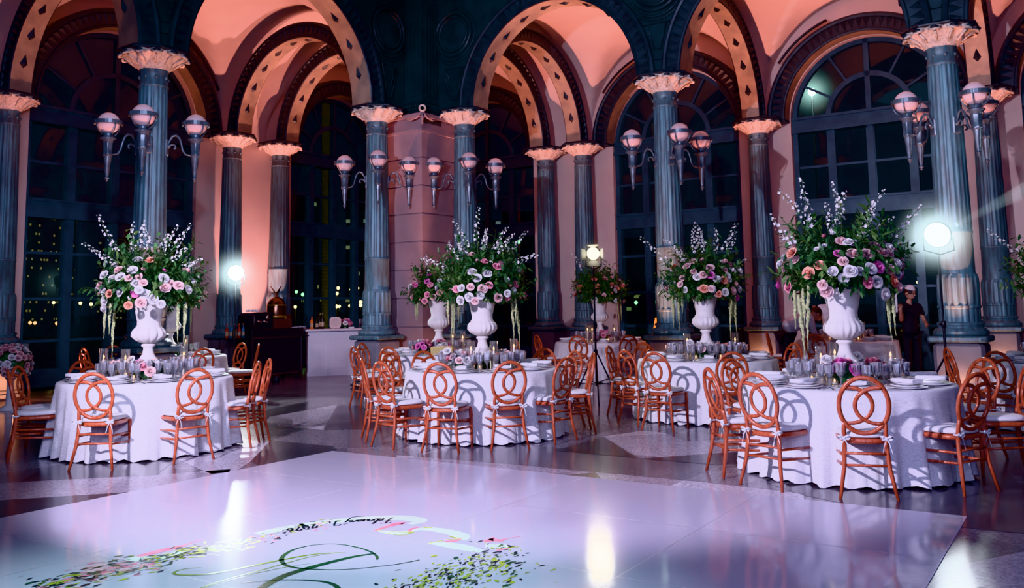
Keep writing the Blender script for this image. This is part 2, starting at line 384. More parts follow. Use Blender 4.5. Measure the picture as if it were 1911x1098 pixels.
def arch(name, p0, p1, r, hw, thick=.34, teeth=True, n=44, soff=1, studs=True):
    """moulded round arch standing on two capitals: soffit, dentil band, outer roll"""
    p0 = Vector(p0); p1 = Vector(p1); d = (p1 - p0).normalized(); nrm = Vector((-d.y, d.x, 0)); c = (p0 + p1) / 2 + Vector((0, 0, ZS))
    t = thick
    half = [(0, hw), (.015, hw + .02), (.05, hw + .025), (.07, hw), (t * .72, hw), (t * .76, hw + .035), (t * .86, hw + .05), (t * .96, hw + .035), (t, hw)]
    prof = half + [(a, -b) for (a, b) in half[::-1]]
    mb = MB(); m = len(prof)
    def P(rho, w, a): return c + d * (-(r + rho) * math.cos(a)) + nrm * w + Vector((0, 0, (r + rho) * math.sin(a)))
    for i in range(n):
        a0, a1 = PI * i / n, PI * (i + 1) / n
        for j in range(m):
            k = (j + 1) % m
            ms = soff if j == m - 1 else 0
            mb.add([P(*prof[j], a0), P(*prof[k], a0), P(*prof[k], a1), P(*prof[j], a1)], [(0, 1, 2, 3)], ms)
    if teeth:
        nt = int(PI * r / .13)
        for i in range(nt):
            a = PI * (i + .5) / nt; da = PI / nt * .46
            for sgn in (1, -1):
                w = hw * sgn; wo = (hw + .05) * sgn
                q = [P(t * .70, w, a - da), P(t * .70, w, a + da), P(t * .2, w, a), P(t * .66, wo, a)]
                mb.add(q, [(0, 1, 3), (1, 2, 3), (2, 0, 3)], 0)
    if studs:
        ns = 11
        for i in range(1, ns):
            a = PI * i / ns
            tp = P(-.05, 0, a)
            da = .16 / r
            up = 1 if i < ns / 2 else -1
            q = [P(-.002, 0, a - up * da * .5), P(-.002, .07, a), P(-.002, 0, a + up * da * 1.1), P(-.002, -.07, a)]
            mb.add(q + [tp], [(0, 1, 4), (1, 2, 4), (2, 3, 4), (3, 0, 4)], 0)
    # square stilt blocks down to the capitals
    for sgn in (-1, 1):
        x0 = sgn * r; x1 = sgn * (r + t)
        for (wa, wb) in ((-hw, hw),):
            b = [c + d * x0 + nrm * wa, c + d * x1 + nrm * wa, c + d * x1 + nrm * wb, c + d * x0 + nrm * wb]
            b2 = [p - Vector((0, 0, .05)) for p in b]
            mb.add(b2 + b, [(0, 1, 5, 4), (1, 2, 6, 5), (2, 3, 7, 6), (3, 0, 4, 7), (0, 3, 2, 1)], 0)
    return struct(mb.build(name, [M['arch'], M['soffit']]))

# inner arcades: spandrel walls, archivolts
tn = 0
def trim():
    global tn; tn += 1; return 'trim_%d' % tn
ZT = 9.6
wr = MB(); wl = MB()
for i in range(3):
    p0, p1 = G(RA[i], BR), G(RA[i + 1], BR); L = RA[i + 1] - RA[i]
    seg_wall(wr, p0, p1, L / 2 - .12, ZS, ZS, ZT, -.22, .22)
    arch(trim(), p0, p1, L / 2 - .42, .25, thick=.36)
for i in range(2):
    p0, p1 = G(AL, LB[i + 1]), G(AL, LB[i]); L = LB[i] - LB[i + 1]
    seg_wall(wl, p0, p1, L / 2 - .12, ZS, ZS, ZT, -.22, .22)
    arch(trim(), p0, p1, L / 2 - .44, .25, thick=.38)
# the corner returns over the pier
def slab(mb, a0, b0, a1, b1, z0, z1, mat=0):
    mb.box(a0, b0, z0, a1, b1, z1, mat, ROT)
slab(wr, -11.83, BR - .22, RA[0], BR + .22, ZS - .06, ZT)
slab(wl, AL - .22, LB[0], AL + .22, 13.92, ZS - .06, ZT)
# raised outlines round each spandrel
def frame_line(mb, pts, r=.025):
    mb.tube(pts, r, 6, 0, True)
wall_r = struct(wr.build('wall_arcade_right', M['spandrel']))
wall_l = struct(wl.build('wall_arcade_left', M['spandrel']))

def medallion(parent, c, nrm, r):
    nrm = Vector(nrm); u = Vector((-nrm.y, nrm.x, 0)); mbm = MB()
    for (rr, tr, off) in ((r, .045, .03), (r * .80, .03, .03), (r * 1.22, .02, .01)):
        mbm.tube([c + u * (rr * math.cos(2 * PI * k / 40)) + Vector((0, 0, rr * math.sin(2 * PI * k / 40))) + nrm * off for k in range(40)], tr, 7, 0, True, closed=True)
    ring = [[c + u * (q * math.cos(2 * PI * k / 32)) + Vector((0, 0, q * math.sin(2 * PI * k / 32))) + nrm * o for k in range(32)] for (q, o) in ((r * .78, .02), (r * .5, .05), (.01, .06))]
    mbm.rings(ring, 0, True)
    mbm.build('medallion', M['spandrel'], parent)
    # swag below and triangular panel
    mbp = MB()
    for k in (0, 1):
        rr = r * (1.12 + .14 * k)
        mbp.tube([c + u * (rr * math.cos(a)) + Vector((0, 0, rr * math.sin(a) - .06)) + nrm * .02 for a in [PI * (1.18 + .64 * q / 14) for q in range(15)]], .022, 6)
    for s in (1, .72):
        tri = [c + u * (-.26 * s) + Vector((0, 0, -.72)), c + u * (.26 * s) + Vector((0, 0, -.72)), c + u * (.08 * s) + Vector((0, 0, -.72 - .65 * s)), c + u * (-.08 * s) + Vector((0, 0, -.72 - .65 * s))]
        mbp.tube([p + nrm * .015 for p in tri], .018, 6, closed=True)
    mbp.build('relief_moulding', M['spandrel'], parent)
for a in RA[1:3]: medallion(wall_r, G(a, BR - .22, 7.1), -E2, .47)
for b in LB[1:2]: medallion(wall_l, G(AL + .22, b, 7.1), E1, .47)
medallion(wall_r, G(RA[0] - .08, BR - .22, 7.05), -E2, .44)
medallion(wall_l, G(AL + .22, LB[0] + .08, 7.05), E1, .44)
# fluted corner post above the pier and its egg moulding
mb = MB()
slab(mb, -12.0, 13.42, -11.36, 14.0, 5.2, ZT)
for k in range(5):
    a = -11.80 + k * .095; slab(mb, a, 13.395, a + .05, 13.44, 5.75, ZT - .6)
    b = 13.50 + k * .095; slab(mb, -11.38, b, -11.335, b + .05, 5.75, ZT - .6)
for z, o in ((5.46, .05), (5.62, .03), (8.35, .06), (8.55, .1)):
    slab(mb, -12.1 - o, 13.42 - o, -11.36 + o, 14.1, z, z + .06)
for k in range(9):
    mb.sphere(G(-11.98 + k * .075, 13.40, 5.56), .035, 6, 5); mb.sphere(G(-11.34, 13.46 + k * .075, 5.56), .035, 6, 5)
struct(mb.build(trim(), M['spandrel']))
# cornice strips along the top of both arcades
mb = MB()
slab(mb, -11.83, BR - .34, 3, BR - .2, 8.5, 8.62); slab(mb, -11.83, BR - .30, 3, BR - .2, 8.28, 8.36)
slab(mb, AL + .2, 2, AL + .34, 13.9, 8.5, 8.62); slab(mb, AL + .2, 2, AL + .30, 13.9, 8.28, 8.36)
struct(mb.build(trim(), M['spandrel']))

# pink rusticated pier in the inner corner
mb = MB()
z = 0.0
while z < 5.0:
    h = .56; zt = min(z + h, 5.02)
    slab(mb, -12.75, 13.36, -11.34, 14.75, z + .012, zt - .012)
    z += h
slab(mb, -12.72, 13.39, -11.37, 14.72, 0, 5.3)
slab(mb, -12.75, 13.33, -11.31, 14.75, 5.0, 5.05)
slab(mb, -12.75, 13.30, -11.28, 14.75, 5.30, 5.38)
struct(mb.build('wall_corner_pier', M['pier']))
# round wreath boss with scrolls at the pier's top corner
boss = thing('wreath_boss', 'pale ring shaped boss with leaf scrolls at top corner of the pink pier', 'ornament', G(-11.27, 13.29, 5.44), TH + PI / 4)
mb = MB()
mb.tube([(.058 * math.cos(2 * PI * k / 24), -.05, .058 * math.sin(2 * PI * k / 24)) for k in range(24)], .022, 8, closed=True)
mb.build('ring', M['capital'], boss)
mb = MB()
for s in (-1, 1):
    mb.tube([(s * .02, -.03, -.07), (s * .10, .04, -.17), (s * .22, .15, -.21), (s * .32, .25, -.16)], [.014, .022, .018, .008], 7)
mb.tube([(0, -.05, -.08), (0, -.05, -.2), (0, -.01, -.32)], [.02, .03, .006], 7)
mb.build('leaf_scroll', M['pier'], boss)

# outer walls with arched windows
def wall_run(name, pts, rad, zs, zt, wout):
    pass
RWIN = [(-16.96, -14.22 + .02), ]
wallr = MB(); walll = MB()
bays_r = [(-16.96, -11.35), (-11.35, -6.42), (-6.42, -1.99), (-1.99, 2.44), (2.44, 6.9)]
cen_r = [-14.22, -8.63, -4.205, .225, 4.65]
for (a0, a1), c in zip(bays_r, cen_r):
    h = min(c - a0, a1 - c)
    if c - a0 > h + .01: slab(wallr, a0, BW, c - h, BW + .4, 0, 8.6)
    if a1 - c > h + .01: slab(wallr, c + h, BW, a1, BW + .4, 0, 8.6)
    seg_wall(wallr, G(c - h, BW), G(c + h, BW), 1.62, ZS, 0, 8.6, 0, .4)
wall_rr = struct(wallr.build('wall_right', M['plaster']))
bays_l = [(-2.0, 2.93), (2.93, 7.88), (7.88, 13.55), (13.55, 19.36)]
cen_l = [.45, 5.405, 10.355, 16.57]
for (b0, b1), c in zip(bays_l, cen_l):
    h = min(c - b0, b1 - c)
    if c - b0 > h + .01: slab(walll, AW - .4, b0, AW, c - h, 0, 8.6)
    if b1 - c > h + .01: slab(walll, AW - .4, c + h, AW, b1, 0, 8.6)
    seg_wall(walll, G(AW, c - h), G(AW, c + h), 1.86 if c < 13 else 1.62, ZS, 0, 8.6, 0, .4)
wall_ll = struct(walll.build('wall_left', M['plaster']))

# archivolts on the outer walls (from capital to capital)
def wall_arch(p0, p1, r, out): arch(trim(), p0, p1, r, .20, thick=.40, soff=1, studs=False)
for c in (-8.60, -4.205, .225): wall_arch(G(c - 2, BW - .12), G(c + 2, BW - .12), 1.64, 0)
wall_arch(G(-14.22 - 2, BW - .12), G(-14.22 + 2, BW - .12), 1.64, 0)
for c in (5.405, 10.355): wall_arch(G(AW + .12, c - 2), G(AW + .12, c + 2), 1.88, 0)
wall_arch(G(AW + .12, 16.57 - 2), G(AW + .12, 16.57 + 2), 1.64, 0)

# transverse arches over the aisles
for a in RA[1:]: arch(trim(), G(a, BR), G(a, BO), (BO - BR) / 2 - .42, .19, thick=.34)
for b in LB[1:]: arch(trim(), G(AO, b), G(AL, b), (AL - AO) / 2 - .42, .19, thick=.34)
arch(trim(), G(AO, LB[0]), G(AL, LB[0]), (AL - AO) / 2 - .42, .19, thick=.34)
arch(trim(), G(AO, BR + .1), G(AL, BR + .1), (AL - AO) / 2 - .42, .19, thick=.34)
arch(trim(), G(RA[0], BR), G(RA[0], BO), (BO - BR) / 2 - .42, .19, thick=.34)
arch(trim(), G(AL + .1, BR), G(AL + .1, BO), (BO - BR) / 2 - .42, .19, thick=.34)

# plaster groin vaults
def vault(mb, a0, a1, b0, b1, n=28, kind='groin', zt=2.45):
    def f(t): return math.sqrt(max(0, 1 - t * t))
    g = []
    for i in range(n + 1):
        row = []
        for j in range(n + 1):
            u = -math.cos(PI * i / n); v = -math.cos(PI * j / n)
            h = max(f(u), f(v)) if kind == 'groin' else (f(u) if kind == 'a' else f(v))
            row.append(G(a0 + (u + 1) / 2 * (a1 - a0), b0 + (v + 1) / 2 * (b1 - b0), ZS + .1 + h * zt))
        g.append(row)
    mb.rings(g, 0, True, closed=False)
mb = MB()
for i in range(3): vault(mb, RA[i], RA[i + 1], BR, BW)
for i in range(2): vault(mb, AW, AL, LB[i + 1], LB[i])
vault(mb, AW, AL, BR, BW)
vault(mb, AW, AL, LB[0], BR, kind='a'); vault(mb, AL, RA[0], BR, BW, kind='b')
vault(mb, 2.44, 6.9, BR, BW); vault(mb, AW, AL, -2, LB[2])
ceil = struct(mb.build('ceiling', M['plaster']))
# narrow dark slot vents curving over the wall arches
mb = MB()
for c in (-8.6, -4.205):
    mb.tube([G(c + 2.14 * -math.cos(a), BW - .28, ZS + 2.14 * math.sin(a)) for a in [PI * (.2 + .2 * q / 10) for q in range(11)]], .03, 6)
mb.tube([G(AW + .28, 10.355 - 2.42 * -math.cos(a), ZS + 2.42 * math.sin(a)) for a in [PI * (.14 + .2 * q / 10) for q in range(11)]], .03, 6)
struct(mb.build(trim(), M['black']))

# ------------------------------------------------------------------ windows
def bar(mb, p, q, w, dpt, nrm):
    """rectangular bar between two points of the window plane"""
    p = Vector(p); q = Vector(q); t = (q - p).normalized(); s = t.cross(nrm).normalized() * (w / 2); o = nrm * (dpt / 2)
    vs = [p - s - o, p + s - o, p + s + o, p - s + o, q - s - o, q + s - o, q + s + o, q - s + o]
    mb.add(vs, [(0, 1, 2, 3), (4, 7, 6, 5), (0, 4, 5, 1), (1, 5, 6, 2), (2, 6, 7, 3), (3, 7, 4, 0)], 0)

def pane_mat():
    m, nt, out = nmat('window_pane')
    t = N(nt, 'ShaderNodeBsdfTransparent'); t.inputs[0].default_value = (.62, .70, .70, 1)
    g = N(nt, 'ShaderNodeBsdfGlossy', Roughness=.015); g.inputs[0].default_value = (.8, 1, .95, 1)
    lw = N(nt, 'ShaderNodeLayerWeight', Blend=.22)
    mr = N(nt, 'ShaderNodeMapRange'); mr.inputs[3].default_value = .035; mr.inputs[4].default_value = .45
    nt.links.new(lw.outputs['Fresnel'], mr.inputs[0])
    mx = N(nt, 'ShaderNodeMixShader'); nt.links.new(mr.outputs[0], mx.inputs[0]); nt.links.new(t.outputs[0], mx.inputs[1]); nt.links.new(g.outputs[0], mx.inputs[2])
    df = N(nt, 'ShaderNodeBsdfDiffuse'); df.inputs[0].default_value = (.30, .50, .48, 1)  # teal diffuse share painted in for greenish reflection
    m3 = N(nt, 'ShaderNodeMixShader'); m3.inputs[0].default_value = .045; nt.links.new(mx.outputs[0], m3.inputs[1]); nt.links.new(df.outputs[0], m3.inputs[2])
    nt.links.new(m3.outputs[0], out.inputs[0])
    return m
M['pane'] = pane_mat()
wn_ = 0
def window(c, along, nrm, r):
    """tall mullioned window with a fanlight; c: ground point at its centre, nrm: into the room"""
    global wn_; wn_ += 1
    along = Vector(along); nrm = Vector(nrm); c = Vector(c) - nrm * .2
    P = lambda s, z: c + along * s + Vector((0, 0, z))
    mb = MB()
    zb = .28
    for s in (-1, 1): bar(mb, P(s * (r - .05), 0), P(s * (r - .05), ZS), .12, .16, nrm)
    bar(mb, P(-r, zb), P(r, zb), .34, .22, nrm)
    bar(mb, P(-r, 5.36), P(r, 5.36), .30, .24, nrm); bar(mb, P(-r, 5.22), P(r, 5.22), .08, .32, nrm); bar(mb, P(-r, 5.5), P(r, 5.5), .06, .32, nrm)
    bar(mb, P(-r, 3.52), P(r, 3.52), .32, .2, nrm); bar(mb, P(-r, 3.68), P(r, 3.68), .05, .26, nrm); bar(mb, P(-r, 3.36), P(r, 3.36), .05, .26, nrm)
    for s in (-.5, 0, .5): bar(mb, P(s * r, zb), P(s * r, 5.3), .17 if s else .13, .16, nrm)
    for z in (4.42, 2.66, 1.78, .98): bar(mb, P(-r, z), P(r, z), .055, .09, nrm)
    for s in (-.75, -.25, .25, .75):
        for (za, zc) in ((3.72, 5.15), (.45, 3.3)):
            for q in (-1, 1): bar(mb, P(s * r + q * r * .205, za), P(s * r + q * r * .205, zc), .03, .12, nrm)
    # fanlight
    bar(mb, P(0, ZS), P(0, ZS + r), .11, .12, nrm)
    for a in (30, 60, 120, 150):
        a = math.radians(a); bar(mb, P(.52 * r * math.cos(a), ZS + .52 * r * math.sin(a)), P(r * math.cos(a), ZS + r * math.sin(a)), .05, .09, nrm)
    for (rr, w) in ((.52 * r, .11), (r - .04, .12)):
        n = 26; t0 = w / 2
        ring = []
        for i in range(n + 1):
            a = PI * i / n
            ring.append([P((rr + x) * math.cos(a), ZS + (rr + x) * math.sin(a)) + nrm * y for (x, y) in ((-t0, -.06), (t0, -.06), (t0, .06), (-t0, .06))])
        mb.rings(ring, 0, False)
    w = struct(mb.build('window_%d' % wn_, M['frame']))
    g = MB()
    g.add([P(-r, .1), P(r, .1), P(r, ZS), P(-r, ZS)], [(0, 1, 2, 3)])
    n = 24
    g.add([P(0, ZS)] + [P(r * math.cos(PI * i / n), ZS + r * math.sin(PI * i / n)) for i in range(n + 1)], [(0, i + 1, i + 2) for i in range(n)])
    g.build('pane', M['pane'], w)
    return w
for c in (-14.22, -8.63, -4.205, .225): window(G(c, BW), E1, -E2, 1.62)
for c in (5.405, 10.355): window(G(AW, c), E2, E1, 1.86)
window(G(AW, 16.57), E2, E1, 1.62)

# ------------------------------------------------------------------ columns
def column_meshes():
    h = .33
    ped = MB()
    ped.rbox(-h, -h, .14, h, h, .90, .05); ped.rbox(-h - .05, -h - .05, 0, h + .05, h + .05, .10, .04); ped.rbox(-h - .02, -h - .02, .09, h + .02, h + .02, .16, .04)
    pl = MB(); pl.rbox(-.385, -.385, .90, .385, .385, .985, .02)
    base = MB()
    base.lathe([(.33, .985), (.36, 1.0), (.365, 1.04), (.33, 1.085), (.295, 1.10), (.29, 1.12), (.31, 1.14), (.305, 1.17), (.28, 1.18)], 40)
    base.lathe([(.262, 1.17), (.272, 1.18), (.272, 1.37), (.285, 1.38), (.285, 1.41), (.27, 1.42)], 60, 0, False, mod=lambda t, z: 1 - (.035 if int(round(t / (2 * PI) * 60)) % 3 == 0 else 0))
    base.lathe([(.268, 1.41), (.272, 1.45), (.272, 1.72), (.268, 1.80), (.258, 1.86), (.24, 1.865)], 64, 0, False, mod=lambda t, z: 1 + (.028 if math.cos(16 * t) > 0 else -.012) * (1 if z < 1.85 else 0))
    base.lathe([(.242, 1.85), (.236, 2.43), (.246, 2.44), (.246, 2.475), (.236, 2.485)], 40)
    sh = MB()
    fl = lambda t, z: 1 - .07 * (abs(math.sin(10 * t)) ** .5 if True else 0) * 1.0
    sh.lathe([(.230, 2.48), (.236, 2.53), (.236, 2.6)] + [(.236 - .033 * (k / 8), 2.6 + 2.3 * k / 8) for k in range(1, 9)], 80, 0, True, mod=lambda t, z: 1 + .035 * (abs(math.cos(10 * t)) * 2 - 1))
    sh.lathe([(.205, 4.90), (.216, 4.905), (.216, 4.94), (.204, 4.95), (.204, 5.14), (.214, 5.15), (.214, 5.18)], 40)
    for k in range(8):
        a = 2 * PI * (k + .5) / 8
        sh.sphere((.206 * math.cos(a), .206 * math.sin(a), 5.05), .028, 8, 6)
    cp = MB()
    def lobe(t, z):
        k = max(0, min(1, (z - 5.2) / .2))
        return 1 + k * .075 * (abs(math.cos(6 * t)) * 2 - 1)
    cp.lathe([(.20, 5.16), (.235, 5.19), (.25, 5.22), (.30, 5.28), (.37, 5.335), (.43, 5.37), (.475, 5.40), (.46, 5.425), (.36, 5.42), (.3, 5.40)], 96, 0, True, mod=lobe)
    for k in range(12):      # curling leaf tips with dark patina ends
        a = 2 * PI * k / 12
        T = Matrix.Rotation(a, 4, 'Z')
        cp.tube([(.44, -.075, 5.385), (.49, -.045, 5.365), (.505, 0, 5.355), (.49, .045, 5.365), (.44, .075, 5.385)], .022, 7, 0, True, T)
        cp.tube([(.28, 0, 5.235), (.36, 0, 5.305), (.44, 0, 5.35)], [.012, .02, .016], 6, 0, True, T)
        cp.sphere((.482, 0, 5.388), .062, 10, 6, 1, T, sz=.5)
    ab = MB()
    ab.lathe([(.40, 5.415), (.545, 5.425), (.55, 5.445), (.53, 5.47), (.30, 5.475)], 8, 0, False, Matrix.Rotation(PI / 8, 4, 'Z'))
    ab.box(-.30, -.30, 5.44, .30, .30, 5.52)
    return [('pedestal', ped.mesh('pedestal', M['pedestal'])), ('plinth', pl.mesh('plinth', M['patina'])), ('base', base.mesh('base', M['patina'])),
            ('shaft', sh.mesh('shaft', M['patina'])), ('capital', cp.mesh('capital', [M['capital'], M['arch']])), ('abacus', ab.mesh('abacus', M['arch']))]
M['pedestal'] = mat('pedestal_stone', (.22, .22, .25), (.17, .17, .20), rough=.55, scale=4)
CM = column_meshes()
def column(p, label):
    t = thing('fluted_column', label, 'column', p, TH, 'columns of the hall')
    for n, me in CM: obj(n, me, t)
    return t
COLS = {}
for k, (a, b, lab) in {
    'C1': (AL, LB[1], 'fluted blue-green column with three torch lamps behind the urn beside the city-view window'),
    'C2a': (AL, LB[0], 'fluted column with torch lamps at the bar-side edge of the pink corner pier'),
    'C2b': (RA[0], BR, 'fluted column with torch lamps at the far right edge of the pink corner pier'),
    'C3': (RA[1], BR, 'fluted column with orange-lit pedestal and torch lamps behind the third tall urn'),
    'C4': (RA[2], BR, 'big fluted column with scroll-armed torch lamps beside the glaring right lamp stand'),
    'O0': (AO, LB[1], 'outer fluted column cut by the left edge of the photo, roses at its foot'),
    'Oa': (AO, LB[0], 'outer fluted column directly behind the glaring lamp stand near the coffee cart'),
    'Ob': (AO, BR + .1, 'outer fluted column rising behind the copper coffee urn'),
    'Oc': (AL + .1, BO, 'dim outer fluted column nearest the dark back window beyond the pink pier'),
    'Od': (RA[0], BO, 'outer fluted column on pink wall behind the smaller lit lamp stand'),
    'Oe': (RA[1], BO, 'outer fluted column with orange-lit pedestal beside the bending waiter'),
    'Of': (RA[2], BO, 'outer fluted column with orange-lit pedestal just beyond the big lamp-bearing column'),
}.items():
    COLS[k] = column(G(a, b), lab)
# the two hidden partners of the pier columns stand behind it
column(G(AL, BR + .65), 'fluted column mostly hidden behind the pink corner pier')

# ------------------------------------------------------------------ torch lamps on the columns
def torch_proto():
    t = thing('torch_lamp', 'torch shaped wall lamp', 'lamp')
    # local: x outward from the column axis, origin on the axis at z=0
    R = .63
    g = MB(); g.sphere((R, 0, 4.35), .165, 20, 14); g.build('globe', M['globe'], t)
    b = MB()
    ring = []
    b.lathe([(.176, 4.325), (.206, 4.325), (.206, 4.385), (.176, 4.385), (.176, 4.325)], 28, 0, False, Matrix.Translation((R, 0, 0)))
    for k in range(4):
        a = PI / 4 + k * PI / 2
        b.tube([(R + q * math.cos(a), q * math.sin(a), z) for (q, z) in ((.186, 4.35), (.182, 4.28), (.15, 4.22), (.09, 4.16))], .010, 5)
        b.box(-.012, -.012, 4.325, .012, .012, 4.385, 0, Matrix.Translation((R + .192 * math.cos(a), .192 * math.sin(a), 0)))
    b.build('globe_cage', M['lampmetal'], t)
    c = MB()
    c.lathe([(.03, 4.20), (.09, 4.19), (.065, 4.16), (.075, 4.135), (.115, 4.125), (.12, 4.11), (.075, 4.085), (.078, 4.06), (.07, 4.05)], 16, 0, True, Matrix.Translation((R, 0, 0)))
    c.lathe([(.072, 4.05), (.062, 3.90), (.068, 3.89), (.068, 3.85), (.058, 3.84)], 24, 0, True, Matrix.Translation((R, 0, 0)), mod=lambda t_, z: 1 + .09 * math.sin(6 * t_ + z * 38))
    c.lathe([(.056, 3.84), (.024, 3.54), (.022, 3.53)], 24, 0, True, Matrix.Translation((R, 0, 0)), mod=lambda t_, z: 1 + .06 * math.sin(8 * t_))
    c.lathe([(.02, 3.53), (.036, 3.52), (.036, 3.505), (.014, 3.495), (.02, 3.475), (.002, 3.455)], 12, 0, True, Matrix.Translation((R, 0, 0)))
    c.build('torch_cone', M['lampmetal'], t)
    a = MB()
    pts = [(.22, 4.00), (.245, 4.08), (.29, 4.165), (.345, 4.185), (.395, 4.14), (.425, 4.05), (.445, 3.95), (.49, 3.885), (.575, 3.87)]
    a.tube([(x, 0, z) for x, z in pts], [.018, .018, .018, .018, .018, .017, .016, .015, .014], 8)
    sp = [(.25 + (.075 - .0105 * k) * math.cos(PI + k * .75), 3.985 - (.075 - .0105 * k) * math.sin(PI + k * .75)) for k in range(7)]
    a.tube([(x + .06, 0, z) for x, z in sp], .016, 7)
    a.build('bracket_arm', M['lampmetal'], t)
    m2 = MB(); m2.rbox(.19, -.06, 3.86, .235, .06, 4.12, .015); m2.tube([(.24, -.035, 4.0), (.24, .035, 4.0)], .02, 8); m2.build('mount_plate', M['lampmetal'], t)
    return t
M['lampmetal'] = mat('lamp_metal', (.20, .25, .29), (.12, .15, .18), rough=.35, metal=.4, scale=8)
TP = Proto(torch_proto())
lampdirs = {'f': -PI / 4, 'r': PI / 4, 'l': PI + PI / 4, 'b': 3 * PI / 4}     # relative to the hall grid
wh = {'C1': 'column behind the lobed urn', 'C2a': 'bar-side pink pier column', 'C2b': 'far pink pier column',
      'C3': 'column behind the third urn', 'C4': 'big right column'}
look = {'C1': {'l': 'shaded torch lamp with grey globe on window side of the ', 'f': 'torch lamp with pink globe seen front-on against the ', 'r': 'pink-lit torch lamp on pier side of the '},
        'C2a': {'l': 'dim grey torch lamp on window side of the ', 'f': 'pink-lit torch lamp overlapping the ', 'r': 'bright torch lamp over pink plaster beside the '},
        'C2b': {'l': 'bright torch lamp over pink plaster beside the ', 'f': 'pink-lit torch lamp overlapping the ', 'r': 'dim grey torch lamp against dark window on the '},
        'C3': {'l': 'pink-lit torch lamp on long arm at pier side of the ', 'f': 'pink-lit torch lamp overlapping the ', 'r': 'shaded torch lamp against dark window beyond the '},
        'C4': {'l': 'pink globe torch lamp on the window-side scroll arm of the ', 'f': 'pink globe torch lamp on the highest scroll arm of the ', 'r': 'dark torch lamp in shadow at far right of the ', 'b': 'shaded torch lamp peeking behind the window side of the '}}
for k in look:
    base_p = COLS[k].location
    for dk, ph in look[k].items():
        TP.put((base_p.x, base_p.y, 0), TH + lampdirs[dk], (ph + wh[k]), 'torch lamps on the columns')
# ------------------------------------------------------------------ dance floor with its print
def flr(x, y, z=0.0): return at_z(x, y, z)
DA = Vector((-1.944, 9.624, 0)); DX = Vector((5.036, -3.27, 0)).normalized(); DY = Vector((DX.y, -DX.x, 0))
def DF(u, v, z=.006): return DA + DX * u + DY * v + Vector((0, 0, z))
DW, DD = 6.03, 6.9
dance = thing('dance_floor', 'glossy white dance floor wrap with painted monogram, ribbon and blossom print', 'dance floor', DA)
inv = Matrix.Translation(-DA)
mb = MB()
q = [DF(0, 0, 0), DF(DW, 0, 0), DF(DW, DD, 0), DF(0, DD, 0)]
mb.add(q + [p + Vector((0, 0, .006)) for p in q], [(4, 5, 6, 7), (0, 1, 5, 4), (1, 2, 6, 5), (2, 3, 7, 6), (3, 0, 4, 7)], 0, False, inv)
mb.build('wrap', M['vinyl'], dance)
M['seam'] = mat('vinyl_seam', (.55, .55, .6), rough=.3)
M['tape'] = mat('clear_tape', (.62, .61, .66), rough=.08, spec=.9)
M['printgreen'] = mat('print_green', (.10, .20, .03), (.22, .30, .03), rough=.2, scale=6)
M['printdark'] = mat('print_dark_green', (.012, .06, .04), (.03, .10, .03), rough=.2, scale=5)
M['printink'] = mat('print_ink', (.01, .02, .025), rough=.2)
M['printpale'] = mat('print_pale_green', (.62, .74, .62), (.68, .78, .70), rough=.18)
M['printpink'] = mat('print_pink', (.72, .18, .28), (.78, .34, .42), rough=.2, scale=9)
M['printrose'] = mat('print_pale_pink', (.76, .50, .56), rough=.2)
M['printlime'] = mat('print_lime', (.45, .48, .06), (.30, .36, .05), rough=.2, scale=9)
mb = MB()
def strip(mb, a, b, w, z, mat=0):
    a = Vector(a); b = Vector(b); t = (b - a).normalized(); s = Vector((-t.y, t.x, 0)) * (w / 2); o = Vector((0, 0, z))
    mb.add([a - s + o, b - s + o, b + s + o, a + s + o], [(0, 1, 2, 3)], mat, False, inv)
for u in (1.52, 3.04, 4.56): strip(mb, DF(u, 0, 0), DF(u, DD, 0), .006, .0065)
for v in (1.22, 2.44, 3.66, 4.88): strip(mb, DF(0, v, 0), DF(DW, v, 0), .006, .0065)
mb.build('panel_seam', M['seam'], dance)
mb = MB(); strip(mb, DF(DW - .10, .0, 0), DF(DW - .10, DD, 0), .17, .0068)
mb.build('edge_tape', M['tape'], dance)['label'] = 'clear shiny tape strip along the floor edge'

def cat(pts, n=8):
    """Catmull-Rom through 2-D points with widths"""
    out = []
    P = [pts[0]] + list(pts) + [pts[-1]]
    for i in range(1, len(P) - 2):
        for k in range(n):
            t = k / n
            out.append(tuple(.5 * (2 * b + (c - a) * t + (2 * a - 5 * b + 4 * c - d) * t * t + (3 * b - a - 3 * c + d) * t ** 3) for a, b, c, d in zip(P[i - 1], P[i], P[i + 1], P[i + 2])))
    out.append(tuple(pts[-1])); return out
def ribbon_px(mb, pts, z=.0078, mat=0, n=8):
    """pts: (px, py, width in metres) traced on the floor print"""
    w = [(flr(p[0], p[1], .006), p[2]) for p in cat(pts, n)]
    vs = []
    for i, (p, r) in enumerate(w):
        a = w[max(0, i - 1)][0]; b = w[min(len(w) - 1, i + 1)][0]; t = b - a
        if t.length < 1e-6: t = Vector((1, 0, 0))
        t.normalize(); s = Vector((-t.y, t.x, 0)) * (r / 2)
        vs += [Vector((p.x, p.y, z)) + s, Vector((p.x, p.y, z)) - s]
    mb.add(vs, [(2 * i, 2 * i + 1, 2 * i + 3, 2 * i + 2) for i in range(len(w) - 1)], mat, False, inv)
mono = MB()
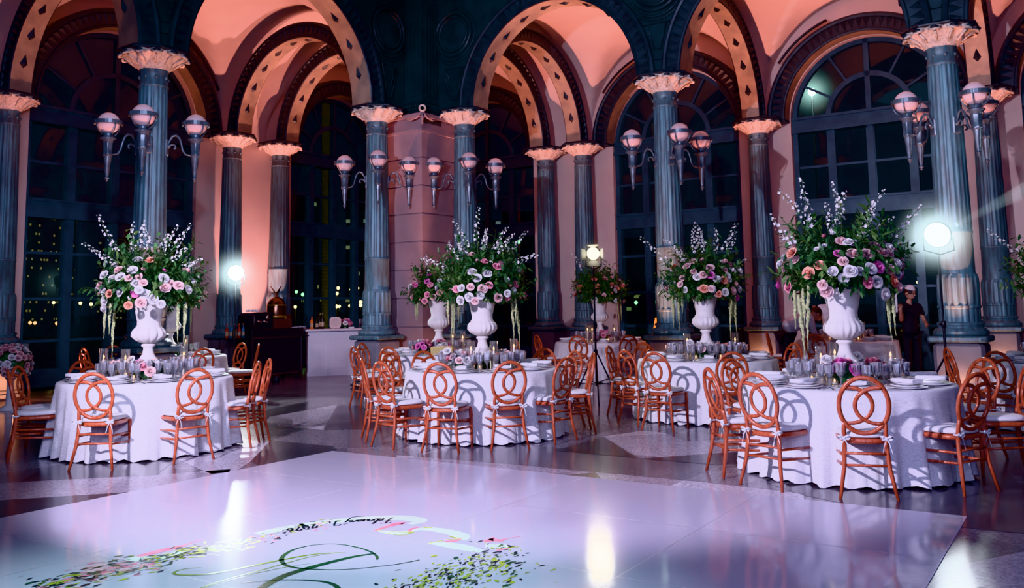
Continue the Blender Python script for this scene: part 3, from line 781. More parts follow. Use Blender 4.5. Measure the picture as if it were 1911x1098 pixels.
# big looped initial
ribbon_px(mono, [(704, 1046, .012), (703, 1039, .02), (690, 1030, .02), (660, 1021, .016), (622, 1016, .012), (580, 1019, .014), (545, 1028, .024), (526, 1042, .03), (531, 1054, .026), (555, 1061, .02), (600, 1064, .014), (640, 1064, .01), (690, 1060, .010), (740, 1054, .010), (783, 1046, .014)], mat=0)
ribbon_px(mono, [(700, 1034, .02), (665, 1039, .035), (625, 1048, .045), (580, 1060, .05), (540, 1072, .055), (515, 1083, .055), (495, 1094, .055), (478, 1106, .05), (462, 1124, .04)], mat=0)
ribbon_px(mono, [(448, 1089, .006), (500, 1085, .01), (545, 1083, .014), (590, 1085, .018), (618, 1090, .026), (632, 1100, .03), (634, 1116, .028)], mat=0)
# second initial, long thin strokes
ribbon_px(mono, [(645, 1032, .006), (615, 1033, .014), (575, 1037, .02), (525, 1046, .026), (470, 1057, .024), (420, 1067, .02), (390, 1072, .022), (355, 1074, .022), (330, 1073, .02), (325, 1070, .018), (332, 1066, .012), (350, 1062, .008), (376, 1060, .004)], mat=1)
ribbon_px(mono, [(620, 1034, .006), (580, 1040, .010), (530, 1053, .014), (480, 1067, .014), (430, 1080, .014), (390, 1093, .012), (350, 1108, .01)], mat=1)
ribbon_px(mono, [(580, 1052, .004), (520, 1062, .007), (450, 1078, .007), (380, 1098, .006)], mat=1)
o = mono.build('monogram', [M['printdark'], M['printgreen']], dance); o['label'] = 'green brush-script monogram'
# pale green painted ribbon with pink turns
rb = MB()
ribbon_px(rb, [(560, 981, .10), (620, 974, .12), (680, 969, .13), (740, 967, .14), (775, 970, .13), (783, 974, .10), (765, 979, .06)], z=.0072, mat=0)
ribbon_px(rb, [(480, 998, .11), (520, 989, .11), (570, 980, .10)], z=.0072, mat=0)
ribbon_px(rb, [(705, 991, .03), (735, 996, .08), (760, 994, .07), (772, 990, .05), (800, 988, .09), (840, 994, .11), (862, 1002, .11), (858, 1009, .08)], z=.0072, mat=0)
ribbon_px(rb, [(800, 1015, .03), (825, 1016, .09), (860, 1022, .12), (900, 1030, .06)], z=.0072, mat=0)
ribbon_px(rb, [(700, 991, .03), (715, 986, .04), (735, 980, .06), (750, 977, .07), (752, 978, .02)], z=.0076, mat=1)
ribbon_px(rb, [(764, 993, .02), (768, 988, .03), (782, 985, .02)], z=.0076, mat=1)
ribbon_px(rb, [(830, 1012, .03), (848, 1010, .05), (860, 1006, .02)], z=.0076, mat=1)
for seg in ([(703, 990, .012), (735, 993, .010), (768, 994, .022)], [(720, 996, .010), (752, 1000, .012), (772, 993, .022)], [(800, 1015, .016), (830, 1009, .010), (862, 1006, .014)], [(790, 986, .02), (800, 985, .03), (806, 986, .01)], [(838, 1002, .016), (855, 1005, .012)]):
    ribbon_px(rb, seg, z=.0077, mat=2)
o = rb.build('painted_ribbon', [M['printpale'], M['printpink'], M['printlime']], dance); o['label'] = 'long painted pale green ribbon with pink turns'
rb = MB()
ribbon_px(rb, [(908, 1012, .06), (918, 1008, .06), (932, 1010, .05), (945, 1006, .016), (972, 1002, .006)], z=.0076, mat=1)
ribbon_px(rb, [(914, 1010, .04), (921, 1003, .01)], z=.0076, mat=1); ribbon_px(rb, [(926, 1028, .02), (938, 1026, .03), (950, 1024, .01)], z=.0076, mat=1)
ribbon_px(rb, [(905, 1020, .08), (930, 1020, .10), (950, 1022, .06)], z=.0072, mat=0)
o = rb.build('painted_ribbon', [M['printpale'], M['printpink'], M['printlime']], dance); o['label'] = 'short pink-tipped ribbon end nearest the tables'
rb = MB()
ribbon_px(rb, [(255, 1039, .02), (268, 1037, .06), (300, 1029, .07), (335, 1021, .05), (348, 1017, .02), (382, 1006, .006)], z=.0076, mat=1)
ribbon_px(rb, [(240, 1048, .10), (262, 1043, .14), (300, 1042, .10), (350, 1026, .05)], z=.0072, mat=0)
o = rb.build('painted_ribbon', [M['printpale'], M['printpink'], M['printlime']], dance); o['label'] = 'pink ribbon end over the blossom sprays'
# dabs of leaves and blossom trailing along the wreath
db = MB(); r2 = random.Random(5)
def dabs(n, path, spread, mats, size=(.02, .06)):
    pw = [flr(x, y, .006) for x, y in path]
    for _ in range(n):
        k = r2.random() * (len(pw) - 1); i = int(k); p = pw[i].lerp(pw[i + 1], k - i); t = (pw[i + 1] - pw[i]).normalized(); s = Vector((-t.y, t.x, 0))
        g = r2.gauss(0, 1) * spread; p = p + s * g
        a = r2.gauss(0, .35); dv = t * math.cos(a) + s * math.sin(a); nv = Vector((-dv.y, dv.x, 0))
        L = r2.uniform(*size); W = L * r2.uniform(.22, .5); zz = .0074 + r2.random() * .0006
        o = Vector((p.x, p.y, zz))
        db.add([o - dv * L / 2, o - dv * L * .18 - nv * W * .5, o + dv * L * .2 - nv * W * .42, o + dv * L / 2, o + dv * L * .12 + nv * W * .5, o - dv * L * .25 + nv * W * .4], [(0, 1, 2, 3, 4, 5)], r2.choice(mats), False, inv)
dabs(330, [(955, 1020), (905, 1040), (860, 1062), (810, 1085), (770, 1110)], .10, [0, 0, 1, 1, 2, 3], (.02, .055))
dabs(190, [(930, 1045), (890, 1072), (850, 1105)], .14, [0, 1, 1, 2], (.02, .07))
dabs(170, [(470, 1010), (520, 996), (580, 982), (630, 971)], .07, [0, 0, 4, 1, 3], (.02, .05))
dabs(260, [(280, 1050), (330, 1036), (370, 1030), (420, 1022), (470, 1008)], .08, [0, 2, 1, 1, 2], (.025, .07))
dabs(240, [(70, 1100), (120, 1088), (180, 1075), (240, 1062), (300, 1052)], .11, [0, 0, 2, 4, 3, 1], (.03, .08))
dabs(150, [(165, 1064), (200, 1060), (240, 1056), (270, 1064)], .08, [4, 5, 5, 2], (.04, .10))
o = db.build('painted_blossom', [M['printink'], M['printlime'], M['printdark'], M['seam'], M['printpink'], M['printrose']], dance); o['label'] = 'painted sprays of leaves and pink blossom'
# date lettering: "February 7, 2026", written to be read from the far side
GL = {  # strokes on a 0..1 body, x advance last
    'F': ([[(.0, .9), (.25, 1.0), (.75, 1.02)], [(.42, 1.0), (.32, .5), (.18, .05), (.0, .0)], [(.15, .52), (.55, .55)]], .62),
    'e': ([[(.05, .2), (.3, .32), (.28, .46), (.12, .38), (.1, .1), (.25, .02), (.42, .15)]], .36),
    'b': ([[(.0, .15), (.3, .9), (.2, .95), (.1, .3), (.12, .05), (.3, .05), (.35, .3), (.25, .4)]], .40),
    'r': ([[(.0, .1), (.12, .42), (.16, .36), (.28, .38), (.25, .1), (.4, .08)]], .36),
    'u': ([[(.02, .4), (.03, .1), (.15, .04), (.3, .4)], [(.3, .4), (.3, .08), (.42, .1)]], .40),
    'a': ([[(.3, .38), (.12, .38), (.04, .12), (.16, .04), (.3, .36), (.28, .08), (.42, .1)]], .40),
    'y': ([[(.02, .4), (.06, .12), (.2, .1), (.32, .4)], [(.32, .4), (.18, -.4), (.0, -.6), (-.3, -.7), (-.7, -.66)]], .40),
    '7': ([[(.05, .62), (.12, .7), (.48, .68), (.2, .0)]], .52), ',': ([[(.08, .05), (.02, -.16)]], .2),
    '2': ([[(.04, .5), (.14, .68), (.34, .66), (.36, .46), (.02, .02), (.42, .04)]], .54), '0': ([[(.22, .68), (.04, .4), (.1, .08), (.26, .0), (.42, .3), (.36, .62), (.22, .68)]], .54),
    '6': ([[(.38, .66), (.14, .46), (.04, .16), (.2, .0), (.38, .14), (.32, .34), (.08, .26)]], .5), ' ': ([], .4)}
def text_px(mb, s, p0, p1, size, w):
    a = flr(*p0, .006); b = flr(*p1, .006); t = (b - a); L = t.length; t = t / L; up = Vector((-t.y, t.x, 0))
    adv = sum(GL[c][1] for c in s); k = L / adv; x = 0
    for c in s:
        st, ad = GL[c]
        for path in st:
            pts = cat([(p[0], p[1]) for p in path], 6); vs = []
            q = [a + t * ((x + px + py * .25) * k) + up * (py * size) for px, py in pts]
            for i, p in enumerate(q):
                d = (q[min(i + 1, len(q) - 1)] - q[max(0, i - 1)]).normalized(); sd = Vector((-d.y, d.x, 0)) * (w * .5 * (.6 + .4 * abs(d.dot(up))))
                vs += [Vector((p.x, p.y, .0082)) + sd, Vector((p.x, p.y, .0082)) - sd]
            mb.add(vs, [(2 * i, 2 * i + 1, 2 * i + 3, 2 * i + 2) for i in range(len(q) - 1)], 0, False, inv)
        x += ad
tx = MB()
text_px(tx, 'February', (736, 967), (645, 972), .145, .014)
text_px(tx, '7,', (632, 974), (612, 977), .145, .014)
text_px(tx, '2026', (588, 979), (532, 988), .15, .016)
o = tx.build('date_lettering', M['printink'], dance); o['label'] = 'black script date February 7, 2026'

# ------------------------------------------------------------------ chairs
def chair_proto():
    """oval back with two interlocking arcs; local +y faces the table, origin on the floor under the seat"""
    t = thing('oval_back_chair', 'red-brown oval-back chair with white tied cushion', 'chair')
    W = M['wood']; by = -.20
    bk = lambda z: by - .10 * max(0, (z - .46)) / .5            # backrest leans back
    def oval(rx, rz, cz, n=44): return [(rx * math.cos(2 * PI * k / n), bk(cz + rz * math.sin(2 * PI * k / n)), cz + rz * math.sin(2 * PI * k / n)) for k in range(n)]
    CZ = .70
    b = MB(); b.tube(oval(.180, .215, CZ), .0185, 10, closed=True, flat=.9); b.build('back_hoop', W, t)
    for s in (-1, 1):
        a = MB()
        pts = []
        for k in range(23):
            an = math.radians(100 - 200 * k / 22)
            x = -.105 + .170 * math.cos(an); z = .138 * math.sin(an)
            pts.append((s * x, bk(CZ + z) + s * .006, CZ + z))
        a.tube(pts, .0165, 8, flat=.75); a.build('back_arc', W, t)
    for s in (-1, 1):
        l = MB()
        l.tube([(s * .150, bk(.60), .60), (s * .151, bk(.52), .52), (s * .150, by, .44), (s * .153, by - .004, .36), (s * .165, by - .02, .22), (s * .205, by - .065, 0)], [.013, .0165, .018, .018, .017, .0125], 10)
        l.build('leg', W, t)
        l = MB()
        l.tube([(s * .185, .185, .43), (s * .186, .186, .36), (s * .188, .190, .20), (s * .192, .198, 0)], [.019, .021, .018, .0125], 10)
        for z in (.34, .20): l.lathe([(.018, z - .012), (.0225, z), (.018, z + .012)], 10, 0, True, Matrix.Translation((s * .188, .19, 0)))
        l.build('leg', W, t)
    f = MB()
    def sq(rx0, rx1, ry, z, n=40, p=3.6):
        out = []
        for k in range(n):
            an = 2 * PI * k / n; c, s_ = math.cos(an), math.sin(an)
            x = math.copysign(abs(c) ** (2 / p), c); y = math.copysign(abs(s_) ** (2 / p), s_)
            out.append(((rx0 + (rx1 - rx0) * (y + 1) / 2) * x, y * ry, z))
        return out
    f.rings([sq(.15, .19, .195, .405), sq(.165, .205, .21, .412), sq(.165, .205, .21, .438), sq(.15, .19, .195, .446)], 0, True, True)
    f.build('seat_frame', W, t)
    st = MB()
    for z, r in ((.335, .0115), (.245, .0105)):
        x = .150 + (.205 - .150) * max(0, (.36 - z) / .36) * .7
        st.tube([(-x, by - .012, z), (x, by - .012, z)], r, 8)
    for s in (-1, 1):
        for z0, z1 in ((.315, .30), (.235, .215)):
            st.tube([(s * .158, by - .012, z0), (s * .172, 0, (z0 + z1) / 2), (s * .188, .19, z1)], [.0095, .013, .0095], 8)
    st.tube([(-.188, .19, .27), (.188, .19, .27)], .011, 8)
    st.build('stretcher', W, t)
    c = MB()
    c.rings([sq(.14, .18, .185, .447, p=3.0), sq(.165, .205, .210, .458, p=3.0), sq(.168, .208, .213, .474, p=3.0), sq(.155, .195, .20, .490, p=3.0), sq(.11, .14, .14, .497, p=2.6), sq(.03, .03, .03, .499, p=2.2)], 0, True, True)
    cu = c.build('seat_cushion', M['cushion'], t)
    for s in (-1, 1):
        r = MB(); x, y, z = s * .153, by - .018, .452
        def rib(pts, w=.012):
            vs = []
            for i, p in enumerate(pts): vs += [(p[0], p[1], p[2] + w), (p[0], p[1], p[2] - w)]
            r.add(vs, [(2 * i, 2 * i + 1, 2 * i + 3, 2 * i + 2) for i in range(len(pts) - 1)], 0, True)
        r.tube([(x + .024 * math.cos(k * PI / 5), y + .018 + .026 * math.sin(k * PI / 5), z) for k in range(10)], .007, 6, closed=True)
        for q in (-1, 1):
            rib([(x, y - .008, z), (x + q * .022, y - .022, z + .018), (x + q * .046, y - .02, z + .010), (x + q * .03, y - .014, z - .01), (x, y - .008, z)], .008)
            rib([(x, y - .010, z - .004), (x + q * .016, y - .02, z - .035), (x + q * .026, y - .016, z - .075), (x + q * .034, y - .02, z - .105)], .009)
        r.sphere((x, y - .010, z), .012, 8, 6)
        r.build('tie', M['ribbon'], cu)
    return t
CH = Proto(chair_proto())

# ------------------------------------------------------------------ tables
TAB = {'T1': (-4.10, 10.05), 'T2': (-.38, 10.78), 'T3': (3.02, 8.20), 'T4': (2.58, 12.05), 'T5': (-1.22, 14.55), 'T6': (1.75, 18.2), 'T7': (-5.75, 14.95), 'T8': (6.3, 17.0), 'T9': (6.5, 10.5)}
TN = {'T1': 'city window table', 'T2': 'middle front table', 'T3': 'big right lamp table', 'T4': 'orange pedestal table',
      'T5': 'pink pier table', 'T6': 'farthest back table', 'T7': 'dim coffee cart table', 'T8': 'waiter table', 'T9': 'right edge table'}
TZ = .765
def cloth(name, c, seed):
    r_ = random.Random(seed); n = 180; rows = 16
    ph = [r_.uniform(0, 6.28) for _ in range(5)]
    fr = [14, 23, 31, 9, 47]; am = [.6, .9, .8, .45, .45]
    def fold(t): return sum(a * math.sin(f * t + p) for a, f, p in zip(am, fr, ph)) / 2.2
    rings = [[(0.001 * math.cos(2 * PI * j / n), .001 * math.sin(2 * PI * j / n), TZ) for j in range(n)]]
    uvr = [0]
    for rr, z in ((.5, TZ), (.88, TZ), (.905, TZ - .004), (.915, TZ - .02)):
        rings.append([(rr * math.cos(2 * PI * j / n), rr * math.sin(2 * PI * j / n), z) for j in range(n)]); uvr.append(rr if z > .75 else .93)
    for k in range(1, rows + 1):
        f = k / rows; z = (TZ - .02) * (1 - f) + .006 * f
        ring = []
        for j in range(n):
            t = 2 * PI * j / n
            w = fold(t)
            rr = .915 + .062 * f ** .9 + .066 * w * f ** .65 * (.45 + .55 * f) + (.012 * math.sin(61 * t + ph[1]) * f ** 3)
            zz = z + (.012 + .012 * math.sin(30 * t + ph[0]) if k == rows else 0)
            ring.append((rr * math.cos(t), rr * math.sin(t), zz))
        rings.append(ring); uvr.append(.93 + .75 * f)
    mb = MB(); mb.rings(rings, 0, True)
    me = mb.mesh('tablecloth', M['lace'])
    uv = me.uv_layers.new(name='UVMap')
    for p in me.polygons:
        lo = [me.loops[i].vertex_index for i in p.loop_indices]
        js = [v % n for v in lo]; wrap = max(js) - min(js) > n / 2
        for li, v in zip(p.loop_indices, lo):
            j = v % n; j = j + n if (wrap and j < n / 2) else j
            ri = v // n
            if ri <= 3:
                co = me.vertices[v].co; uv.data[li].uv = (co.x, co.y)
            else: uv.data[li].uv = (j / n * 5.9, uvr[ri])
    o = obj('tablecloth', me, None, (c[0], c[1], 0))
    return o
for i, k in enumerate(TAB):
    tag(cloth(k, TAB[k], 20 + i), 'white lace cloth falling to the floor on the ' + TN[k], 'tablecloth', None, 'thing')

def chair_at(tk, x, y, label, back=True):
    """x, y: where the rear feet stand; the chair faces its table"""
    c = Vector((*TAB[tk], 0)); p = Vector((x, y, 0)); d = (c - p).normalized()
    rz = math.atan2(d.y, d.x) - PI / 2
    p = p + d * .25
    CH.put((p.x, p.y, 0), rz, label, 'chairs at the ' + TN[tk])
def chair_px(tk, px, py, label):
    g = at_z(px, py, 0); chair_at(tk, g.x, g.y, label)
def chair_ang(tk, deg, r, label):
    c = TAB[tk]; a = math.radians(deg); chair_at(tk, c[0] + r * math.cos(a), c[1] + r * math.sin(a), label)
CN = 'oval-back wooden chair '
chair_px('T1', 170, 879, CN + 'square-on with ring shadow inside its hoop, ' + TN['T1'])
chair_px('T1', 361, 863, CN + 'turned slightly right of front at the ' + TN['T1'])
chair_ang('T1', -150, 1.32, CN + 'seen in profile cut by the left edge, nearer of two')
chair_ang('T1', -177, 1.38, CN + 'half hidden behind the profile chair at the left edge')
chair_px('T1', 474, 832, CN + 'edge-on, nearest the open floor, at the ' + TN['T1'])
chair_ang('T1', 26, 1.30, CN + 'three-quarter view beside the edge-on chair before the coffee cart')
chair_ang('T1', 142, 1.45, CN + 'facing the camera under hanging amaranth at the ' + TN['T1'])
chair_ang('T1', 95, 1.40, CN + 'hidden behind glasses and small flowers at the ' + TN['T1'])
chair_px('T2', 822, 846, CN + 'square-on, ring shadow on the cloth beside it, ' + TN['T2'])
chair_px('T2', 952, 841, CN + 'square to the camera, nearer the lamp stand, at the ' + TN['T2'])
chair_px('T2', 715, 837, CN + 'three-quarter view at bar side of the ' + TN['T2'])
chair_px('T2', 1055, 826, CN + 'three-quarter view at lamp stand side of the ' + TN['T2'])
chair_ang('T2', -164, 1.40, CN + 'edge-on at the bar side of the ' + TN['T2'])
chair_ang('T2', 3, 1.30, CN + 'edge-on just before the small lamp stand pole')
chair_ang('T2', 30, 1.30, CN + 'narrow oval just left of the small lamp stand pole')
chair_ang('T2', 59, 1.50, CN + 'facing the camera past the glasses at the ' + TN['T2'])
chair_ang('T2', 125, 1.42, CN + 'facing the camera beside the gold glass box')
chair_ang('T2', 146, 1.45, CN + 'behind the three-quarter chair at bar side of the ' + TN['T2'])
chair_px('T3', 1622, 933, CN + 'nearest the camera, square-on, at the ' + TN['T3'])
chair_px('T3', 1422, 912, CN + 'angled, at the dance floor corner of the ' + TN['T3'])
chair_px('T3', 1830, 922, CN + 'with striped shadow over its seat at the ' + TN['T3'])
chair_ang('T3', -172, 1.27, CN + 'edge-on at the inner side of the ' + TN['T3'])
chair_ang('T3', 125, 1.32, CN + 'narrow oval overlapped by a rounder one behind the ' + TN['T3'])
chair_ang('T3', 20, 1.62, CN + 'with gleaming oval behind the striped-shadow chair')
chair_ang('T3', -12, 1.48, CN + 'edge-on and standing alone at the far right')
chair_ang('T4', 236, 1.60, CN + 'square-on with ring shadow beside it at the ' + TN['T4'])
chair_ang('T4', -91, 1.48, CN + 'round oval right of centre at the ' + TN['T4'])
chair_ang('T4', 210, 1.33, CN + 'three-quarter view left of the ' + TN['T4'])
chair_ang('T4', 157, 1.33, CN + 'edge-on left of the ' + TN['T4'])
chair_ang('T4', 22, 1.42, CN + 'just behind glasses at right of the ' + TN['T4'])
chair_ang('T4', 115, 1.50, CN + 'dim, hidden behind left place settings of the ' + TN['T4'])
chair_ang('T5', 160, 1.38, CN + 'by the orange-lit pedestal at the ' + TN['T5'])
chair_ang('T5', -117, 1.38, CN + 'in front left of the ' + TN['T5'])
chair_ang('T5', -146, 1.45, CN + 'narrow and nearest the bar at the ' + TN['T5'])
chair_ang('T5', 22, 1.32, CN + 'dark, seen beyond the second urn')
chair_ang('T6', 246, 1.32, CN + 'dim and square-on, left of the lamp pole, at the ' + TN['T6'])
chair_ang('T6', 288, 1.32, CN + 'dim and square-on, right of the lamp pole, at the ' + TN['T6'])
chair_ang('T6', 200, 1.35, CN + 'dark, at the pier side of the ' + TN['T6'])
chair_ang('T7', -48, 1.35, CN + 'dark, behind glasses of the window table, at the ' + TN['T7'])
chair_ang('T7', 50, 1.35, CN + 'behind the big left lamp pole at the ' + TN['T7'])
chair_ang('T7', 18, 1.40, CN + 'edge-on before the coffee cart at the ' + TN['T7'])
chair_ang('T7', 184, 1.35, CN + 'reddish, against the dark window, at the ' + TN['T7'])
chair_ang('T7', 150, 1.42, CN + 'deepest against the dark window at the ' + TN['T7'])
chair_ang('T8', 228, 1.40, CN + 'dark, behind glasses of the big table, at the ' + TN['T8'])
chair_ang('T8', 158, 1.42, CN + 'in front of the orange pedestal by the waiter')
chair_ang('T9', 207, 1.32, CN + 'with big dark oval beyond the right table, nearer of two')
chair_at('T9', 5.20, 10.72, CN + 'half hidden right of the lamp pole by the pale pedestal')

# ------------------------------------------------------------------ tableware
def goblet(h, r, name, label):
    t = MB()
    prof = [(r * .80, 0), (r * .82, .004), (r * .25, .012), (.006, .022), (.006, h * .34), (.016, h * .37), (.007, h * .40), (r * .55, h * .47), (r * .88, h * .62), (r * .96, h * .82), (r * 1.05, h), (r * .98, h * .995), (r * .86, h * .64), (r * .45, h * .5), (.002, h * .48)]
    t.lathe(prof, 20, 0, False, mod=lambda a, z: 1 + (.055 if z > h * .45 else 0) * math.cos(10 * a))
    o = t.build(name, M['crystal']); return tag(o, label, 'glass', None, 'thing')
GB = Proto(goblet(.205, .047, 'crystal_goblet', 'tall cut crystal goblet'))
GW = Proto(goblet(.185, .041, 'crystal_wine_glass', 'smaller cut crystal wine glass'))
def flute():
    t = MB(); h = .21; r = .027
    t.lathe([(.03, 0), (.03, .003), (.006, .012), (.005, .08), (.012, .085), (r * .8, .12), (r, .17), (r * 1.05, h), (r * .9, h), (r * .7, .12), (.002, .1)], 10, 0, False)
    return tag(t.build('champagne_flute', M['crystal']), 'crystal champagne flute', 'glass', None, 'thing')
GF = Proto(flute())
def plate(name, r, h, label, mt):
    t = MB(); t.lathe([(.001, .002), (r * .6, .002), (r * .68, 0), (r * .70, .003), (r * .98, h), (r, h + .003), (r * .97, h + .004), (r * .66, .008), (.001, .007)], 40, 0, True, mod=lambda a, z: 1 + (.012 * math.cos(16 * a) if z > h * .8 else 0))
    return tag(t.build(name, mt), label, 'plate', None, 'thing')
PC = Proto(plate('charger_plate', .165, .012, 'clear scalloped charger plate', M['china']))
PD = Proto(plate('dinner_plate', .135, .016, 'white dinner plate', M['china']))
PS = Proto(plate('salad_plate', .105, .014, 'white salad plate', M['china']))
def napkin():
    t = MB()
    def sheet(x0, x1, y0, y1, z, sag): 
        n = 6; g = [[(x0 + (x1 - x0) * i / n, y0 + (y1 - y0) * j / n, z + .004 * math.sin(i * 1.7 + j) + sag * (1 - abs(2 * i / n - 1) ** 2)) for j in range(n + 1)] for i in range(n + 1)]
        return g
    for k in range(4):
        g = sheet(-.055, .055, -.125, .125, .003 + .007 * k, .006)
        t.rings(g, 0, True, closed=False)
    t.rings([[(x, y, z) for (x, y, z) in ((-.056, y, 0), (.056, y, 0), (.058, y, .028), (-.058, y, .028))] for y in (-.124, -.06, 0, .06, .124)], 0, True, True)
    return tag(t.build('napkin', M['napkin']), 'folded white napkin', 'napkin', None, 'thing')
NK = Proto(napkin())
def fork():
    t = MB(); t.tube([(0, -.10, .004), (0, .02, .005), (0, .05, .009)], [.004, .003, .0045], 6, flat=.5)
    for x in (-.008, -.003, .003, .008): t.tube([(x * .6, .045, .009), (x, .06, .008), (x, .10, .005)], .0016, 5)
    return tag(t.build('fork', M['silver']), 'silver fork', 'cutlery', None, 'thing')
def knife():
    t = MB(); t.tube([(0, -.11, .004), (0, -.01, .004)], [.005, .004], 6, flat=.7); t.box(-.009, -.01, .002, .006, .115, .0045)
    return tag(t.build('knife', M['silver']), 'silver knife', 'cutlery', None, 'thing')
FK = Proto(fork()); KN = Proto(knife())
r3 = random.Random(3)
def setting(tk, deg, full=True):
    c = TAB[tk]; a = math.radians(deg); tn_ = TN[tk]
    def at(r, t, z): return (c[0] + r * math.cos(a) - t * math.sin(a), c[1] + r * math.sin(a) + t * math.cos(a), TZ + z)
    rz = a + PI / 2
    PC.put(at(.70, 0, .001), rz, 'clear scalloped charger plate laid on the ' + tn_, 'charger plates on the ' + tn_)
    PD.put(at(.70, 0, .014), rz, 'white dinner plate stacked on a charger on the ' + tn_, 'dinner plates on the ' + tn_)
    PS.put(at(.70, 0, .034), rz, 'white salad plate topping a stack on the ' + tn_, 'salad plates on the ' + tn_)
    NK.put(at(.70, 0, .050), rz + r3.uniform(-.12, .12), 'folded white napkin on a plate stack on the ' + tn_, 'napkins on the ' + tn_)
    if full:
        FK.put(at(.70, .195, .001), rz + PI, 'silver fork laid beside a plate on the ' + tn_, 'forks on the ' + tn_)
        KN.put(at(.70, -.195, .001), rz + PI, 'silver knife laid beside a plate on the ' + tn_, 'knives on the ' + tn_)
    j = lambda: r3.uniform(-.012, .012)
    GB.put(at(.46 + j(), -.09 + j(), .001), r3.random() * 3, 'tall cut crystal goblet above a plate on the ' + tn_, 'tall goblets on the ' + tn_)
    GW.put(at(.43 + j(), .02 + j(), .001), r3.random() * 3, 'smaller cut crystal wine glass in a cluster on the ' + tn_, 'wine glasses on the ' + tn_)
    if full:
        GW.put(at(.485 + j(), .11 + j(), .001), r3.random() * 3, 'smaller cut crystal wine glass in a cluster on the ' + tn_, 'wine glasses on the ' + tn_)
        GF.put(at(.40 + j(), -.17 + j(), .001), r3.random() * 3, 'slim crystal champagne flute in a cluster on the ' + tn_, 'champagne flutes on the ' + tn_)
for tk, off in (('T1', 16), ('T2', 2), ('T3', 4), ('T4', 8)):
    for k in range(10): setting(tk, off + 36 * k)
for tk, off in (('T5', 10), ('T6', 0), ('T7', 6), ('T8', 12), ('T9', 20)):
    for k in range(8): setting(tk, off + 45 * k, False)

def candle_set():
    t = thing('taper_candle', 'lit white taper candle', 'candle')
    c = MB(); c.lathe([(.012, 0), (.012, .215), (.009, .222), (.002, .222)], 12); c.build('wax_stick', M['wax'], t)
    c = MB(); c.lathe([(.001, .0), (.007, .012), (.008, .02), (.004, .034), (.0005, .045)], 8, 0, True, Matrix.Translation((0, 0, .226))); c.build('flame', M['flame'], t)
    g = MB(); g.lathe([(.001, .003), (.043, .003), (.045, 0), (.047, .34), (.045, .34), (.043, .006)], 24)
    g = tag(g.build('glass_cylinder', M['glass']), 'tall clear glass cylinder', 'vase', None, 'thing')
    v = MB(); v.lathe([(.02, 0), (.03, 0), (.034, .065), (.032, .065), (.029, .004), (.001, .004)], 16)
    tl = thing('tealight', 'small glowing tealight', 'candle')
    v.build('cup', M['glass'], tl)
    w = MB(); w.lathe([(.001, .005), (.022, .005), (.022, .025), (.001, .025)], 14); w.build('wax_disc', M['wax'], tl)
    w = MB(); w.lathe([(.001, .026), (.007, .034), (.004, .046), (.0005, .054)], 8); w.build('flame', M['flame'], tl)
    return Proto(t), Proto(g), Proto(tl)
TC, GC, TL = candle_set()
for tk, spots in {'T1': [(-100, .42, 0), (205, .45, 0), (40, .40, 0)], 'T2': [(-70, .42, 0), (-110, .36, 0), (20, .40, 0)], 'T3': [(215, .36, 0), (-25, .38, 0), (85, .36, 0)], 'T4': [(215, .36, 0), (-20, .38, 0)],
                  'T5': [(60, .4, 0), (-20, .42, 0)], 'T6': [(-120, .38, 0), (-50, .40, 0), (-128, .46, 0)], 'T7': [(-30, .4, 0)], 'T8': [(200, .4, 0), (-60, .38, 0)]}.items():
    c = TAB[tk]
    for i, (d, r, z) in enumerate(spots):
        a = math.radians(d); p = (c[0] + r * math.cos(a), c[1] + r * math.sin(a), TZ)
        GC.put((p[0], p[1], TZ + .001), 0, 'tall clear glass cylinder around a lit candle on the ' + TN[tk], 'candle cylinders on the ' + TN[tk])
        TC.put((p[0], p[1], TZ + .006), 0, 'lit white taper candle inside a glass cylinder on the ' + TN[tk], 'taper candles on the ' + TN[tk])
    for d, r in ((-95, .30), (-60, .27), (-130, .30), (160, .3)):
        a = math.radians(d); TL.put((c[0] + r * math.cos(a), c[1] + r * math.sin(a), TZ + .001), 0, 'small glowing tealight near the urn foot on the ' + TN[tk], 'tealights on the ' + TN[tk])
# ------------------------------------------------------------------ urns
def urn(lobes, amp, H=.72):
    t = thing('footed_urn', 'white footed plaster urn', 'urn')
    b = MB()
    b.rbox(-.125, -.125, 0, .125, .125, .045, .006)
    b.lathe([(.115, .045), (.118, .06), (.105, .075), (.085, .095), (.062, .14), (.052, .19), (.058, .215), (.075, .225), (.075, .24), (.06, .25)], 40)
    b.build('foot', M['urn'], t)
    m = MB()
    def md(a, z):
        k = math.exp(-((z - .345) / .075) ** 2)
        return 1 + amp * k * (abs(math.cos(lobes / 2 * a)) ** .7 - .4)
    m.lathe([(.05, .25), (.09, .262), (.140, .295), (.170, .335), (.170, .38), (.150, .418), (.134, .43), (.136, .442), (.124, .452), (.125, .50), (.138, .56), (.150, .62), (.168, .67), (.192, .70), (.203, .712), (.203, .722), (.19, .726), (.17, .70), (.15, .64), (.12, .6), (.001, .6)], 96, 0, True, mod=md)
    m.build('bowl', M['urn'], t)
    return t
UA = Proto(urn(12, .19)); UB = Proto(urn(18, .11))
def riser():
    b = MB(); b.rbox(-.12, -.12, 0, .12, .12, .13, .004, 0)
    return tag(b.build('mossy_riser_block', M['moss']), 'dark green mossy riser block', 'riser', None, 'thing')
RS = Proto(riser())

